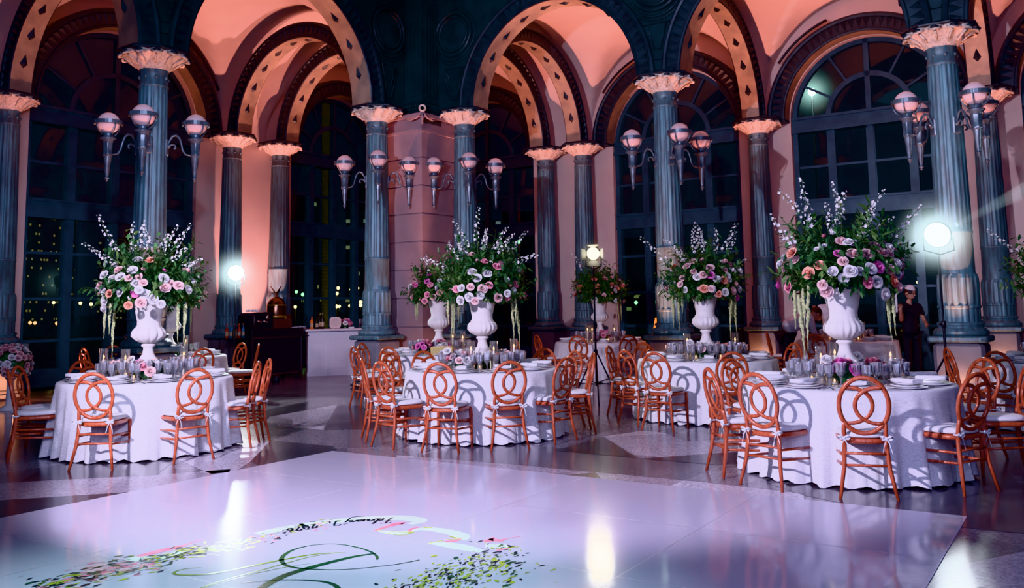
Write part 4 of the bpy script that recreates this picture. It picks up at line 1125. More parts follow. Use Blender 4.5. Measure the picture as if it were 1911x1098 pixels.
# ------------------------------------------------------------------ flower kinds (shared meshes)
def petal(mb, phi, w, r0, op, h, R, curl=.0, nu=4, nv=3, tilt=0.0):
    g = []
    for i in range(nu + 1):
        u = -1 + 2 * i / nu; row = []
        for j in range(nv + 1):
            v = j / nv
            ww = w * (.55 + .6 * v) * (1 if v < .9 else .82)
            r = R * (r0 + op * v ** 1.4 + curl * v ** 4); a = phi + u * ww
            z = R * h * (v - .12 * abs(u) ** 2 * v - curl * .9 * v ** 5)
            row.append((r * math.cos(a), r * math.sin(a), z))
        g.append(row)
    mb.rings(g, 0, True, closed=False)
def rose_mesh(name, R, mt, full=True, seed=0):
    r_ = random.Random(seed); mb = MB()
    mb.lathe([(.001, 0), (R * .16, R * .05), (R * .26, R * .35), (R * .22, R * .80), (R * .10, R * .96), (.001, R * .99)], 8)
    for n, r0, op, h, w, cu in ((3, .10, .13, 1.03, 1.1, 0), (4, .17, .26, .99, .95, .02), (5, .24, .38, .87, .82, .06), (6, .28, .52, .68, .72, .10)) + (((7, .30, .66, .44, .62, .16),) if full else ()):
        o = r_.random() * 6
        for k in range(n): petal(mb, o + 2 * PI * k / n + r_.uniform(-.12, .12), w, r0, op * r_.uniform(.9, 1.1), h * r_.uniform(.92, 1.05), R, cu)
    return mb.mesh(name, [mt, M['stem']])
def hydra_mesh(name, R, mt):
    r_ = random.Random(9); mb = MB()
    for k in range(120):
        z = 1 - 1.25 * (k + .5) / 120; rr = math.sqrt(max(0, 1 - z * z)); a = k * 2.39996
        nrm = Vector((rr * math.cos(a), rr * math.sin(a), z)); p = nrm * R * r_.uniform(.92, 1.04)
        u = nrm.orthogonal().normalized(); v = nrm.cross(u); s = R * .17; ph = r_.random() * 6
        for q in range(4):
            b = ph + q * PI / 2; d1 = u * math.cos(b) + v * math.sin(b); d2 = u * math.cos(b + PI / 4) + v * math.sin(b + PI / 4); d0 = u * math.cos(b - PI / 4) + v * math.sin(b - PI / 4)
            mb.add([p, p + d0 * s * .7 + nrm * s * .15, p + d1 * s * 1.1 + nrm * s * .3, p + d2 * s * .7 + nrm * s * .15], [(0, 1, 2, 3)])
    mb.sphere((0, 0, 0), R * .9, 12, 8)
    return mb.mesh(name, mt)
def spike_mesh(name, L, seed):
    """tall stem set with small white bell florets"""
    r_ = random.Random(seed); mb = MB()
    bend = r_.uniform(-.16, .16); P = lambda f: Vector((bend * f * f, r_.uniform(-.002, .002), L * f))
    pts = [Vector((bend * (k / 8) ** 2, 0, L * k / 8)) for k in range(9)]
    mb.tube(pts, [.004 - .0003 * k for k in range(9)], 5, 1)
    nf = 21
    for k in range(nf):
        f = .36 + .64 * (k / (nf - 1)); a = k * 2.4 + r_.uniform(-.4, .4)
        c = Vector((bend * f * f, 0, L * f)); ln = (.016 + .026 * (1 - f)) * r_.uniform(.6, 1.5); s = .0205 * (1.2 - .6 * f) * r_.uniform(.6, 1.25)
        d = Vector((math.cos(a), math.sin(a), .35)).normalized(); p = c + d * ln
        u = d.orthogonal().normalized(); v = d.cross(u)
        for q in range(5):
            b = q * 2 * PI / 5
            mb.add([p - d * s * .5, p + (u * math.cos(b - .5) + v * math.sin(b - .5)) * s * .8, p + (u * math.cos(b) + v * math.sin(b)) * s * 1.15 + d * s * .3, p + (u * math.cos(b + .5) + v * math.sin(b + .5)) * s * .8], [(0, 1, 2, 3)], 0)
    return mb.mesh(name, [M['petal_white'], M['stem']])
def amar_mesh(name, L, seed):
    r_ = random.Random(seed); mb = MB(); n = int(L / .011); x = y = 0; rings = []
    for k in range(n + 1):
        f = k / n; x += r_.uniform(-.0025, .0025); y += r_.uniform(-.0025, .0025)
        rad = (.008 + .008 * math.sin(PI * min(1, f * 1.15 + .08)) ** .7) * (1 - .72 * max(0, f - .55) / .45)
        rings.append([(x + rad * r_.uniform(.6, 1.35) * math.cos(2 * PI * j / 7), y + rad * r_.uniform(.6, 1.35) * math.sin(2 * PI * j / 7), -L * f + r_.uniform(-.004, .004)) for j in range(7)])
    mb.rings(rings, 0, False, True)
    return mb.mesh(name, M['amaranth'])
def leafy(mb, p, d, L, W, up, mat=0):
    d = d.normalized(); s = d.cross(up)
    if s.length < 1e-3: s = d.orthogonal()
    s.normalize(); n = s.cross(d)
    mb.add([p, p + d * L * .35 + s * W * .5 + n * W * .12, p + d * L * .35 - s * W * .5 + n * W * .12, p + d * L * .72 + s * W * .38 - n * W * .05, p + d * L * .72 - s * W * .38 - n * W * .05, p + d * L - n * W * .25, p + d * L * .35, p + d * L * .72 - n * W * .16],
           [(0, 6, 1), (0, 2, 6), (6, 7, 3, 1), (2, 4, 7, 6), (7, 5, 3), (4, 5, 7)], mat, True)
def foliage_mesh(name, seed, rx, rz, cz, nb=150, sprawl=.25, droop=.5):
    """branching greenery: sprays of leaves leaving the centre in all directions"""
    r_ = random.Random(seed); mb = MB(); o = Vector((0, 0, -.02))
    for k in range(nb):
        z = r_.uniform(-.55, 1); a = r_.random() * 2 * PI; q = math.sqrt(max(0, 1 - z * z))
        end = Vector((rx * q * math.cos(a), rx * q * math.sin(a), cz + rz * z)) * r_.uniform(.62, 1.0)
        if r_.random() < sprawl: end = end * 1.16 + Vector((0, 0, -.10 * droop))
        mid = o.lerp(end, .5) + Vector((0, 0, .10 * r_.random()))
        st = [o.lerp(mid, t / 3).lerp(mid.lerp(end, t / 3), t / 3) for t in range(4)]
        mb.tube([st[1], st[2], end], [.0035, .003, .0015], 4, 2)
        kind = r_.random(); nl = r_.randint(11, 17); m = 1 if r_.random() < .22 else 0
        for i in range(nl):
            f = .30 + .70 * i / (nl - 1)
            p = o.lerp(mid, f).lerp(mid.lerp(end, f), f)
            t = (end - o).normalized(); sd = t.orthogonal(); sd.rotate(Matrix.Rotation(r_.random() * 6.3, 3, t))
            d = t * r_.uniform(.4, 1.0) + sd * r_.uniform(.6, 1.1) + Vector((0, 0, r_.uniform(-.35, .2)))
            L = (r_.uniform(.055, .09) if kind < .7 else r_.uniform(.085, .125)); W = L * (r_.uniform(.4, .55) if kind < .7 else .3)
            leafy(mb, p, d, L, W, Vector((r_.uniform(-.4, .4), r_.uniform(-.4, .4), 1)), m)
    mb.sphere((0, 0, .17), rx * .33, 12, 8, 0, None, .8)
    return mb.mesh(name, [M['leaf'], M['leaf2'], M['stem']])
ROSE = {}
for c in ('white', 'blush', 'pink', 'hot', 'peach'):
    for i, R in enumerate((.052, .043)): ROSE[c, i] = rose_mesh('rose', R, M['petal_' + c], True, i * 7 + len(c))
    ROSE[c, 2] = rose_mesh('rosebud', .026, M['petal_' + c], False, 3)
HYD = hydra_mesh('hydrangea', .085, M['petal_cream'])
SPK = [spike_mesh('flower_spike', L, k) for k, L in enumerate((.58, .50, .66, .44, .54, .40))]
AMR = [amar_mesh('hanging_amaranth', L, k) for k, L in enumerate((.34, .46, .58, .28))]
FOL = [foliage_mesh('greenery', k, .62, .54, .26, 260) for k in range(2)]

def face(o, p, d, roll=0.0):
    q = Vector(d).normalized().to_track_quat('Z', 'Y')
    o.rotation_mode = 'QUATERNION'; o.rotation_quaternion = q; o.location = p
def bouquet(loc, label, seed, pal, nrose=44, spikes=11, amar=7, hyd=0, fol=0, sc=1.0, dirs=None):
    """big loose arrangement standing in an urn; origin at the urn's rim"""
    r_ = random.Random(seed)
    t = thing('flower_arrangement', label, 'flowers', loc, r_.random() * 6)
    t.scale = (sc, sc, sc)
    t.rotation_euler = (0, 0, 0)
    f = obj('greenery', FOL[fol], t, (0, 0, 0), r_.random() * 6); f['kind'] = 'stuff'
    put = []
    tries = 0
    while len(put) < nrose and tries < 4000:
        tries += 1
        a = r_.random() * 2 * PI; el = math.radians(r_.triangular(-28, 60, 2)); k = r_.uniform(.80, 1.0)
        if r_.random() < .62: a = r_.gauss(-PI / 2, .75)
        d = Vector((math.cos(a) * math.cos(el), math.sin(a) * math.cos(el), math.sin(el)))
        p = Vector((d.x * .56 * k, d.y * .52 * k, .12 + d.z * .47 * k))
        if any((p - q).length < .074 for q in put): continue
        put.append(p)
        c = r_.choice(pal); i = 2 if r_.random() < .16 else (0 if r_.random() < .6 else 1)
        o = obj('rose' if i < 2 else 'rosebud', ROSE[c, i], t)
        face(o, p, d + Vector((0, 0, .25)) + Vector((r_.uniform(-.3, .3), r_.uniform(-.3, .3), 0)))
    for k in range(hyd):
        a = -PI / 2 + r_.uniform(-1.0, .2) - (.5 if k == 0 else -1.2); o = obj('hydrangea', HYD, t); d = Vector((math.cos(a), math.sin(a), .1)); face(o, Vector((d.x * .44, d.y * .40, .02)), d)
    for k in range(spikes):
        if dirs and k < len(dirs): a, el, ln = dirs[k]
        else: a = r_.random() * 2 * PI; el = r_.uniform(40, 84)
        el = math.radians(el); d = Vector((math.cos(a) * math.cos(el), math.sin(a) * math.cos(el), math.sin(el)))
        o = obj('flower_spike', SPK[(k * 5 + seed) % 6], t); face(o, Vector((d.x * .32, d.y * .30, .16 + d.z * .26)), d + Vector((r_.uniform(-.1, .1), r_.uniform(-.1, .1), 0))); o.rotation_quaternion = o.rotation_quaternion @ Matrix.Rotation(r_.random() * 6.28, 3, 'Z').to_quaternion(); q_ = r_.uniform(.8, 1.12); o.scale = (q_, q_, q_)
    for k in range(amar):
        a = (-PI * .5 + (-1) ** k * (1.05 + r_.random() * .5)) if k < amar - 1 else r_.random() * 6
        o = obj('hanging_amaranth', AMR[(k * 3 + seed) % 4], t, (.40 * math.cos(a) + r_.uniform(-.05, .05), .36 * math.sin(a) + r_.uniform(-.05, .05), .0 + r_.uniform(-.06, .04)), r_.random() * 6)
    return t
soft = ['white', 'white', 'blush', 'blush', 'blush', 'pink', 'hot', 'peach']
left_dirs = [(-2.2, 62, 0), (-2.9, 38, 0), (-.2, 30, 0), (-1.2, 74, 0), (-.4, 48, 0), (-2.5, 48, 0), (-1.8, 70, 0), (-.8, 60, 0), (2.8, 55, 0), (.3, 62, 0), (1.5, 70, 0)]
fan_dirs = [(-1.9, 78, 0), (-2.6, 50, 0), (-3.0, 30, 0), (-1.2, 80, 0), (-.7, 58, 0), (-.2, 34, 0), (-2.3, 66, 0), (-.5, 70, 0), (.2, 50, 0), (3.0, 62, 0), (1.6, 72, 0), (-1.6, 62, 0)]
def centre(tk, proto, label_u, label_f, seed, pal, sc=1.0, **kw):
    x, y = TAB[tk]
    RS.put((x, y, TZ + .001), TH, 'dark green mossy riser block under the urn on the ' + TN[tk])
    proto.put((x, y, TZ + .132), TH + .3, label_u)
    return bouquet((x, y, TZ + .132 + .715), label_f, seed, pal, sc=sc, **kw)
centre('T1', UA, 'white lobed urn on the ' + TN['T1'], 'white delphinium and blush rose arrangement with peach and magenta roses beside the city-view window', 1, ['white'] * 7 + ['blush'] * 6 + ['peach', 'hot'], dirs=left_dirs, spikes=11, hyd=1, nrose=54, amar=6)
centre('T2', UB, 'white fluted urn on the ' + TN['T2'], 'leafy arrangement with tall white spires and few roses on the ' + TN['T2'], 2, ['white', 'blush', 'blush', 'white', 'white', 'pink', 'blush'], dirs=fan_dirs, spikes=11, nrose=36, amar=6, fol=1)
centre('T3', UB, 'white fluted urn on the ' + TN['T3'], 'biggest arrangement with orchid pink peonies and white sprays on the ' + TN['T3'], 3, ['white', 'white', 'white', 'blush', 'blush', 'blush', 'blush', 'pink', 'hot', 'peach'], dirs=fan_dirs, spikes=10, nrose=62, amar=9, sc=1.02)
centre('T4', UB, 'white fluted urn on the ' + TN['T4'], 'arrangement of blush roses with white spires in front of the torch-lamp column', 4, ['white', 'white', 'white', 'blush', 'blush', 'blush', 'peach', 'hot', 'blush'], dirs=fan_dirs, spikes=11, nrose=50, amar=9, fol=1)
centre('T5', UB, 'smaller ribbed urn on the ' + TN['T5'], 'dim pink and white arrangement in front of the pink pier', 5, ['white', 'blush', 'pink', 'hot', 'blush'], spikes=4, nrose=40, amar=3, sc=.92)
centre('T6', UB, 'shadowy urn on the ' + TN['T6'], 'shadowy arrangement of pale roses under the small lamp at the back', 6, ['white', 'blush', 'blush', 'peach'], spikes=5, nrose=38, amar=2, fol=1)
centre('T7', UB, 'urn half hidden behind the lobed one, on the ' + TN['T7'], 'dark arrangement half hidden behind the one beside the city-view window', 7, ['white', 'blush', 'pink'], spikes=4, nrose=34, amar=4)
centre('T9', UB, 'urn just outside the right edge on the ' + TN['T9'], 'arrangement cut by the right edge, one white spray reaching in', 8, soft, spikes=9, nrose=34, amar=3, fol=1, dirs=[(3.0, 30, 0), (-2.6, 40, 0)])

# ------------------------------------------------------------------ low flower bowls
def low_bowl(loc, label, seed, pal, n=11, rad=.13, bowl='glass'):
    r_ = random.Random(seed)
    t = thing('low_flower_bowl', label, 'flowers', loc)
    b = MB(); b.lathe([(.04, 0), (.045, .004), (.018, .016), (.02, .03), (.06, .05), (.075, .085), (.07, .09), (.055, .055), (.001, .04)], 16, 0, False)
    b.build('bowl', M['crystal'] if bowl == 'glass' else M['urn'], t)
    put = []
    tries = 0
    while len(put) < n and tries < 800:
        tries += 1
        a = r_.random() * 6.283; el = math.radians(r_.uniform(5, 88)); d = Vector((math.cos(a) * math.cos(el), math.sin(a) * math.cos(el), math.sin(el)))
        p = Vector((d.x * rad, d.y * rad, .09 + d.z * rad * .75))
        if any((p - q).length < .062 for q in put): continue
        put.append(p); o = obj('rose', ROSE[r_.choice(pal), r_.choice((0, 0, 1))], t); face(o, p, d + Vector((0, 0, .1)))
    mb = MB()
    for k in range(46):
        a = r_.random() * 6.283; d = Vector((math.cos(a), math.sin(a), r_.uniform(-.3, .8)))
        leafy(mb, Vector((d.x * rad * .5, d.y * rad * .5, .09)), d, r_.uniform(.06, .12), .035, Vector((0, 0, 1)))
    mb.sphere((0, 0, .10), rad * .62, 10, 7)
    g = mb.build('greenery', M['leaf'], t); g['kind'] = 'stuff'
    if seed % 2:
        s = obj('rose', ROSE['white', 1], t); face(s, Vector((-.16, -.02, .22)), (-.2, -.8, .6))
        k = MB(); k.tube([(-.05, 0, .1), (-.12, -.01, .17), (-.16, -.02, .22)], .0025, 5); k.build('stem', M['stem'], t)
    return t
for tk, dx, dy, sd, pal, lab in (('T1', .13, -.34, 11, ['white', 'blush', 'pink', 'hot', 'peach'], 'low bowl of pink and white roses before the lobed urn'),
                                 ('T1', -.33, -.12, 12, ['blush', 'white'], 'few blush roses left of the lobed urn foot'),
                                 ('T2', -.24, -.32, 13, ['blush', 'blush', 'white', 'pink'], 'low bowl of blush peonies left of the fluted urn on the ' + TN['T2']),
                                 ('T2', .26, -.10, 14, ['blush', 'peach'], 'few blush blooms right of the urn on the ' + TN['T2']),
                                 ('T3', -.13, -.30, 15, ['white', 'pink', 'blush', 'hot'], 'low pink and white bowl before the urn on the ' + TN['T3']),
                                 ('T3', .30, .12, 17, ['blush', 'pink'], 'pink blooms peeking behind the urn stem on the ' + TN['T3']),
                                 ('T4', -.12, -.30, 19, ['white', 'blush', 'hot', 'white'], 'low bowl with magenta peony before the urn on the ' + TN['T4']),
                                 ('T4', .20, -.05, 20, ['peach', 'blush'], 'peach blooms right of the urn on the ' + TN['T4']),
                                 ('T5', -.22, -.34, 22, ['hot', 'pink', 'white'], 'low bed of hot pink and white roses, left end, before the pink pier'),
                                 ('T5', .05, -.42, 24, ['hot', 'pink', 'white', 'blush'], 'low bed of hot pink and white roses, middle, before the pink pier'),
                                 ('T6', .02, -.34, 26, ['pink', 'hot', 'blush'], 'dark pink blooms by candles on the ' + TN['T6'])):
    low_bowl((TAB[tk][0] + dx, TAB[tk][1] + dy, TZ + .001), lab, sd, pal, n=5 if sd in (12, 14, 17, 20) else 12, rad=.10 if sd in (12, 14, 17, 20) else .14)
# gold glass box on the table before the pier
gbx = thing('gold_glass_box', 'gold mesh glass box candle holder on the ' + TN['T5'], 'candle holder', (TAB['T5'][0] + .10, TAB['T5'][1] - .68, TZ + .001))
mb = MB()
for x in (-.16, .16):
    for y in (-.05, .05): mb.box(x - .005, y - .005, 0, x + .005, y + .005, .13)
for z in (0, .125):
    for y in (-.05, .05): mb.box(-.165, y - .005, z, .165, y + .005, z + .008)
    for x in (-.16, .16): mb.box(x - .005, -.055, z, x + .005, .055, z + .008)
M['gold'] = mat('gold_metal', (.65, .48, .18), rough=.3, metal=.9)
mb.build('gold_frame', M['gold'], gbx)
mb = MB(); mb.box(-.155, -.045, .008, .155, .045, .122); M['amber'] = mat('amber_glass', (.30, .24, .10), (.42, .34, .14), rough=.3, scale=60, emit=(1, .7, .25), estr=.10); mb.build('amber_panel', M['amber'], gbx)

# roses at the foot of the outer column, cut by the left edge
ft = thing('rose_pedestal_spray', 'tall cluster of white and blush roses at the column foot by the left edge', 'flowers', (-7.95, 14.2, 0))
mb = MB(); mb.lathe([(.16, 0), (.17, .02), (.06, .08), (.05, .45), (.11, .55), (.16, .62), (.14, .63), (.001, .56)], 20); mb.build('stand', M['urn'], ft)
r_ = random.Random(77); put = []
tries = 0
while len(put) < 64 and tries < 4000:
    tries += 1
    a = r_.random() * 6.283; el = math.radians(r_.uniform(-35, 80)); d = Vector((math.cos(a) * math.cos(el), math.sin(a) * math.cos(el), math.sin(el)))
    p = Vector((d.x * .27, d.y * .27, .72 + d.z * .28))
    if any((p - q).length < .066 for q in put): continue
    put.append(p); o = obj('rose', ROSE[r_.choice(['white', 'blush', 'blush']), 0], ft); face(o, p, d)
mb = MB(); mb.sphere((0, 0, .72), .20, 14, 10)
for k in range(80):
    a = r_.random() * 6.283; d = Vector((math.cos(a), math.sin(a), r_.uniform(-.6, .8))); leafy(mb, Vector((d.x * .2, d.y * .2, .7 + d.z * .2)), d, .12, .05, Vector((0, 0, 1)))
g = mb.build('greenery', M['leaf'], ft); g['kind'] = 'stuff'
# ------------------------------------------------------------------ lamp stands
M['led'] = glow('led_face', (.86, .95, 1), 160)
M['led2'] = glow('led_face_soft', (.86, .95, 1), 16)
M['ledwarm'] = glow('led_face_warm', (1, .93, .72), 10)
def lamp_stand(p, z, label, aim, barn, m, rad=.15):
    t = thing('lamp_stand', label, 'lamp stand', (p[0], p[1], 0))
    b = MB(); b.lathe([(.016, .25), (.016, 1.2), (.012, 1.21), (.012, z - .18)], 12, cap=True); b.lathe([(.02, 1.14), (.028, 1.15), (.028, 1.22), (.02, 1.23)], 12); b.lathe([(.02, .72), (.03, .73), (.03, .80), (.02, .81)], 12)
    b.build('pole', M['black'], t)
    for k in range(3):
        a = k * 2 * PI / 3 + .5; l = MB(); c, s = math.cos(a), math.sin(a)
        l.tube([(.02 * c, .02 * s, .76), (.42 * c, .42 * s, .012)], [.012, .011], 8); l.tube([(.018 * c, .018 * s, .30), (.24 * c, .24 * s, .345)], .008, 6)
        l.sphere((.42 * c, .42 * s, .016), .016, 8, 6)
        l.build('leg', M['black'], t)
    kb = MB(); kb.tube([(0, .02, 1.185), (0, .07, 1.185)], .012, 8); kb.sphere((0, .075, 1.185), .02, 8, 6); kb.build('clamp_knob', M['black'], t)
    d = (Vector(aim) - Vector((p[0], p[1], z))).normalized(); q = d.to_track_quat('Z', 'Y')
    h = MB(); h.lathe([(.001, -.16), (rad * .7, -.15), (rad * .8, -.10), (rad, -.03), (rad * 1.08, 0), (rad * 1.08, .03), (rad, .03), (rad * .98, 0)], 28)
    for k in range(5): h.lathe([(rad * .82, -.14 + .02 * k), (rad * .9, -.135 + .02 * k), (rad * .82, -.13 + .02 * k)], 24)
    head = h.build('lamp_head', M['black'], t, (0, 0, z)); head.rotation_mode = 'QUATERNION'; head.rotation_quaternion = q
    f = MB(); f.lathe([(rad * .98, .01), (rad * .9, .03), (rad * .5, .05), (.001, .056)], 28); f.build('lens', m, head)
    y = MB(); y.tube([(-rad * 1.2, 0, -.04), (-rad * 1.2, -.02, -.2), (0, -.05, -.26), (rad * 1.2, -.02, -.2), (rad * 1.2, 0, -.04)], .01, 6)
    y.build('yoke', M['black'], t, (0, 0, z))
    if barn:
        for k in range(4):
            a = k * PI / 2; bd = MB(); T = Matrix.Rotation(a, 4, 'Z')
            bd.add([(-rad * .7, rad, .02), (rad * .7, rad, .02), (rad * 1.1, rad * 1.7, .16), (-rad * 1.1, rad * 1.7, .16)], [(0, 1, 2, 3)], 0, False, T)
            bd.build('barn_door', M['black'], head)
    return t, Vector((p[0], p[1], z)) + d * .09, d
LEDS = [lamp_stand((-5.30, 17.0), 2.22, 'tripod lamp with large white glare near the coffee cart', (-1.5, 6.5, 0), False, M['led'], .145),
        lamp_stand((1.27, 14.0), 2.31, 'tripod lamp with small warm lit head and barn doors behind the middle table', (0, 6.5, .3), True, M['ledwarm'], .10),
        lamp_stand((5.47, 11.4), 2.33, 'tripod lamp with largest white glare beside the big column', (0, 5.0, .2), False, M['led2'], .16)]

def light(kind, name, loc, aim, energy, col, size=.1, angle=60, blend=.4):
    l = bpy.data.lights.new(name, kind); l.energy = energy; l.color = col
    if kind == 'AREA': l.size = size
    else: l.shadow_soft_size = size
    if kind == 'SPOT': l.spot_size = math.radians(angle); l.spot_blend = blend
    o = bpy.data.objects.new(name, l); COL.objects.link(o); o.location = loc
    o.rotation_mode = 'QUATERNION'; o.rotation_quaternion = (Vector(aim) - Vector(loc)).to_track_quat('-Z', 'Y')
    return o
for (t, p, d), e, c in zip(LEDS, (420, 90, 80), ((.85, .95, 1), (1, .9, .7), (.85, .95, 1))):
    light('SPOT', 'stand_light', p, p + d, e, c, .08 if e > 100 else .17, 95, .5)

# self-glowing volume round each lamp, painted in place of lens bloom
def glow_volume(name, col, st, rad):
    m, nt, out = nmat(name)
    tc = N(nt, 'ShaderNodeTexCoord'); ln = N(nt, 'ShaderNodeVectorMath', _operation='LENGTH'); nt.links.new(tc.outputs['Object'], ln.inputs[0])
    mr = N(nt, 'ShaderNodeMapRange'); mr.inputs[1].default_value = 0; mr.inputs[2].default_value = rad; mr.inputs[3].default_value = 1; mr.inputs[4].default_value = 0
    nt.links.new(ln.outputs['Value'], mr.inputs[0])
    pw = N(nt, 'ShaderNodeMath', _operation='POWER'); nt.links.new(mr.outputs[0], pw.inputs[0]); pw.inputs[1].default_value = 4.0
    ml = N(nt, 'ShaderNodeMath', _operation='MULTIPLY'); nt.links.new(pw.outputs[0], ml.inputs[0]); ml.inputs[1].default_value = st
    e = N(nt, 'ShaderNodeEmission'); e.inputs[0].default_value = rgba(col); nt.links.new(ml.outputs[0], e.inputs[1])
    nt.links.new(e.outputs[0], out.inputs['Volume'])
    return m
for (t, p, d), (col, st, rad, lab) in zip(LEDS, (((.72, .95, 1), 9, .70, 'bluish painted glow around the lamp near the coffee cart'), ((1, .85, .5), 2.5, .36, 'warm painted glow around the small barn-door lamp'), ((.72, .95, 1), 10, .70, 'bluish painted glow around the lamp beside the big column'))):
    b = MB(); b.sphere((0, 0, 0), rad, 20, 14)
    tag(b.build('painted_glow', glow_volume('painted_glow', col, st, rad), None, p), lab, 'glow_volume', None, 'stuff')

# ------------------------------------------------------------------ uplights at the column feet
def upl():
    t = thing('floor_uplight', 'small black floor uplight', 'uplight')
    b = MB(); b.lathe([(.001, .0), (.075, 0), (.078, .02), (.07, .03), (.085, .05), (.085, .17), (.075, .175), (.072, .15)], 20); b.build('housing', M['black'], t)
    b = MB(); b.lathe([(.072, .15), (.001, .152)], 20); b.build('lens', M['uplens'], t)
    return t
M['uplens'] = glow('uplight_lens', (1, .5, .35), 6)
UP = Proto(upl())
PINK = (1, .36, .22); ROSY = (1, .36, .29)
ups = [  # column key, side, energy, angle, toward vault
    ('C1', E1, 700, 44), ('C2a', E1, 230, 40), ('C2b', -E2, 230, 40), ('C3', -E2, 650, 44), ('C4', -E2, 720, 44),
    ('O0', E1, 1000, 66), ('Oa', E1, 1700, 70), ('Ob', E1, 300, 50), ('Oc', -E2, 160, 80), ('Od', -E2, 1800, 66), ('Oe', -E2, 2200, 66), ('Of', -E2, 2000, 66)]
light('SPOT', 'wall_uplight', G(AO + .35, 13.54, .15), G(AW + .1, 13.55, 5.0), 1500, (1, .40, .36), .05, 60, .8)
light('SPOT', 'column_wash', (-1.5, 4.5, 5.2), (-5.5, 13.4, 3.4), 1100, (.70, .70, 1), .1, 22, .6)  # added unseen spot, brightens the column behind the lobed urn
light('SPOT', 'column_wash', (1.5, 4.0, 5.2), (6.4, 12.8, 3.2), 1000, (.72, .74, 1), .1, 24, .6)  # added unseen spot, brightens the big right column
light('SPOT', 'left_wash', (1.5, 1.5, 4.6), (-7.2, 13.2, 1.6), 1500, (.70, .66, 1), .12, 40, .8)  # unseen spot put in to brighten the left side
light('SPOT', 'bar_wash', (-1.5, 7.5, 5.5), (-4.2, 20.2, .9), 700, (.66, .62, 1), .1, 22, .7)  # unseen spot put in to brighten the bar
names = {'C1': 'column behind the lobed urn', 'C2a': 'bar-side pier column', 'C2b': 'far pier column', 'C3': 'column behind the third urn', 'C4': 'big right column', 'O0': 'column at the left edge', 'Oa': 'column behind the glaring lamp', 'Ob': 'column behind the coffee urn',
         'Oc': 'dim back column', 'Od': 'back column by the small lamp', 'Oe': 'outer column by the waiter', 'Of': 'outer column beyond the big one'}
for k, side, e, an in ups:
    cp = COLS[k].location; p = cp + side * .78
    if k == 'Ob': p = G(AO + .05, 14.85)
    elif k == 'Oa': p = G(AO + 2.2, 12.3)
    elif k[0] == 'O': p = cp + side * 2.2
    UP.put((p.x, p.y, 0), 0, 'small floor uplight glowing at the foot of the ' + names[k], 'floor uplights')
    if k not in ('Oa', 'Ob', 'Oc', 'Od'): light('POINT', 'uplight_spill', (cp.x + side.x * .6, cp.y + side.y * .6, .3), (0, 0, 0), 9 if k[0] == 'C' else 14, (1, .40, .2), .05)
    light('SPOT', 'uplight_beam', (p.x, p.y, .2), (cp.x + side.x * (.3 if k[0] == 'C' else 2.5), cp.y + side.y * (.3 if k[0] == 'C' else 2.5), 5.0), e, PINK if k[0] == 'C' else ROSY, .05, an, .6)
# wash on the pier
light('SPOT', 'pier_wash', G(-10.72, 12.72, .2), G(-11.25, 13.25, 5.4), 900, ROSY, .05, 30, .9)
# room lights and added fills
light('SPOT', 'key', (-4.2, 3.2, 3.7), (.6, 11.0, 1.5), 3700, (.82, .73, 1), .07, 78, .35)
light('AREA', 'hall_fill', (0, -3.0, 4.2), (0, 12, 2.4), 500, (.52, .55, 1), 5)  # added soft lavender fill from behind the camera
light('SPOT', 'floor_pool', (-.6, 5.2, 8.5), (-1.3, 4.6, 0), 2900, (.60, .97, 1), .25, 33, .85)
light('SPOT', 'floor_wash', (1.2, 3.0, 8.0), (1.4, 6.0, 0), 270, (.55, .36, 1), .4, 62, .9)
light('AREA', 'hall_top', (-2, 6.5, 9.4), (-2, 7.5, 0), 60, (.35, .6, .9), 6)  # added bluish fill overhead, no fixture
light('AREA', 'arcade_wash', (-1.5, 4.5, 8.5), (-1.5, 15.5, 5.5), 55, (.32, .6, .9), 4)  # added area light to lift the arcade walls
w = bpy.data.worlds.new('night'); scene.world = w; w.use_nodes = True
bg = w.node_tree.nodes['Background']; bg.inputs[0].default_value = (.012, .016, .03, 1); bg.inputs[1].default_value = .5

# ------------------------------------------------------------------ bar and coffee cart
bar0 = Vector((-4.66, 20.25, 0)); bx = Vector((.96, .28, 0)).normalized(); bar = thing('bar_counter', 'white panelled bar counter between the coffee cart and the pink pier', 'bar', bar0, math.atan2(bx.y, bx.x))
mb = MB(); mb.rbox(0, .05, .0, 2.0, .62, 1.0, .01); mb.build('bar_body', M['barwhite'], bar)
for x0, x1 in ((.03, .36), (.42, 1.15), (1.2, 1.95)):
    mb = MB(); mb.box(x0, .02, .06, x1, .055, .96)
    for q in ((x0 + .07, .16, x1 - .07, .18), (x0 + .07, .82, x1 - .07, .84)): mb.box(q[0], .008, q[1], q[2], .022, q[3])
    for q in (x0 + .07, x1 - .09): mb.box(q, .008, .16, q + .02, .022, .84)
    mb.build('panel', M['barwhite'], bar)
mb = MB(); mb.rbox(-.06, -.05, 1.0, 2.06, .68, 1.05, .012); mb.build('countertop', M['barwhite'], bar)
mb = MB(); mb.box(-.01, .03, 0, 2.01, .63, .07); mb.build('plinth', M['barwhite'], bar)
BM = Matrix.Translation(bar0) @ Matrix.Rotation(math.atan2(bx.y, bx.x), 4, 'Z')
def onbar(x, y): v = BM @ Vector((x, y, 1.052)); return (v.x, v.y, v.z)
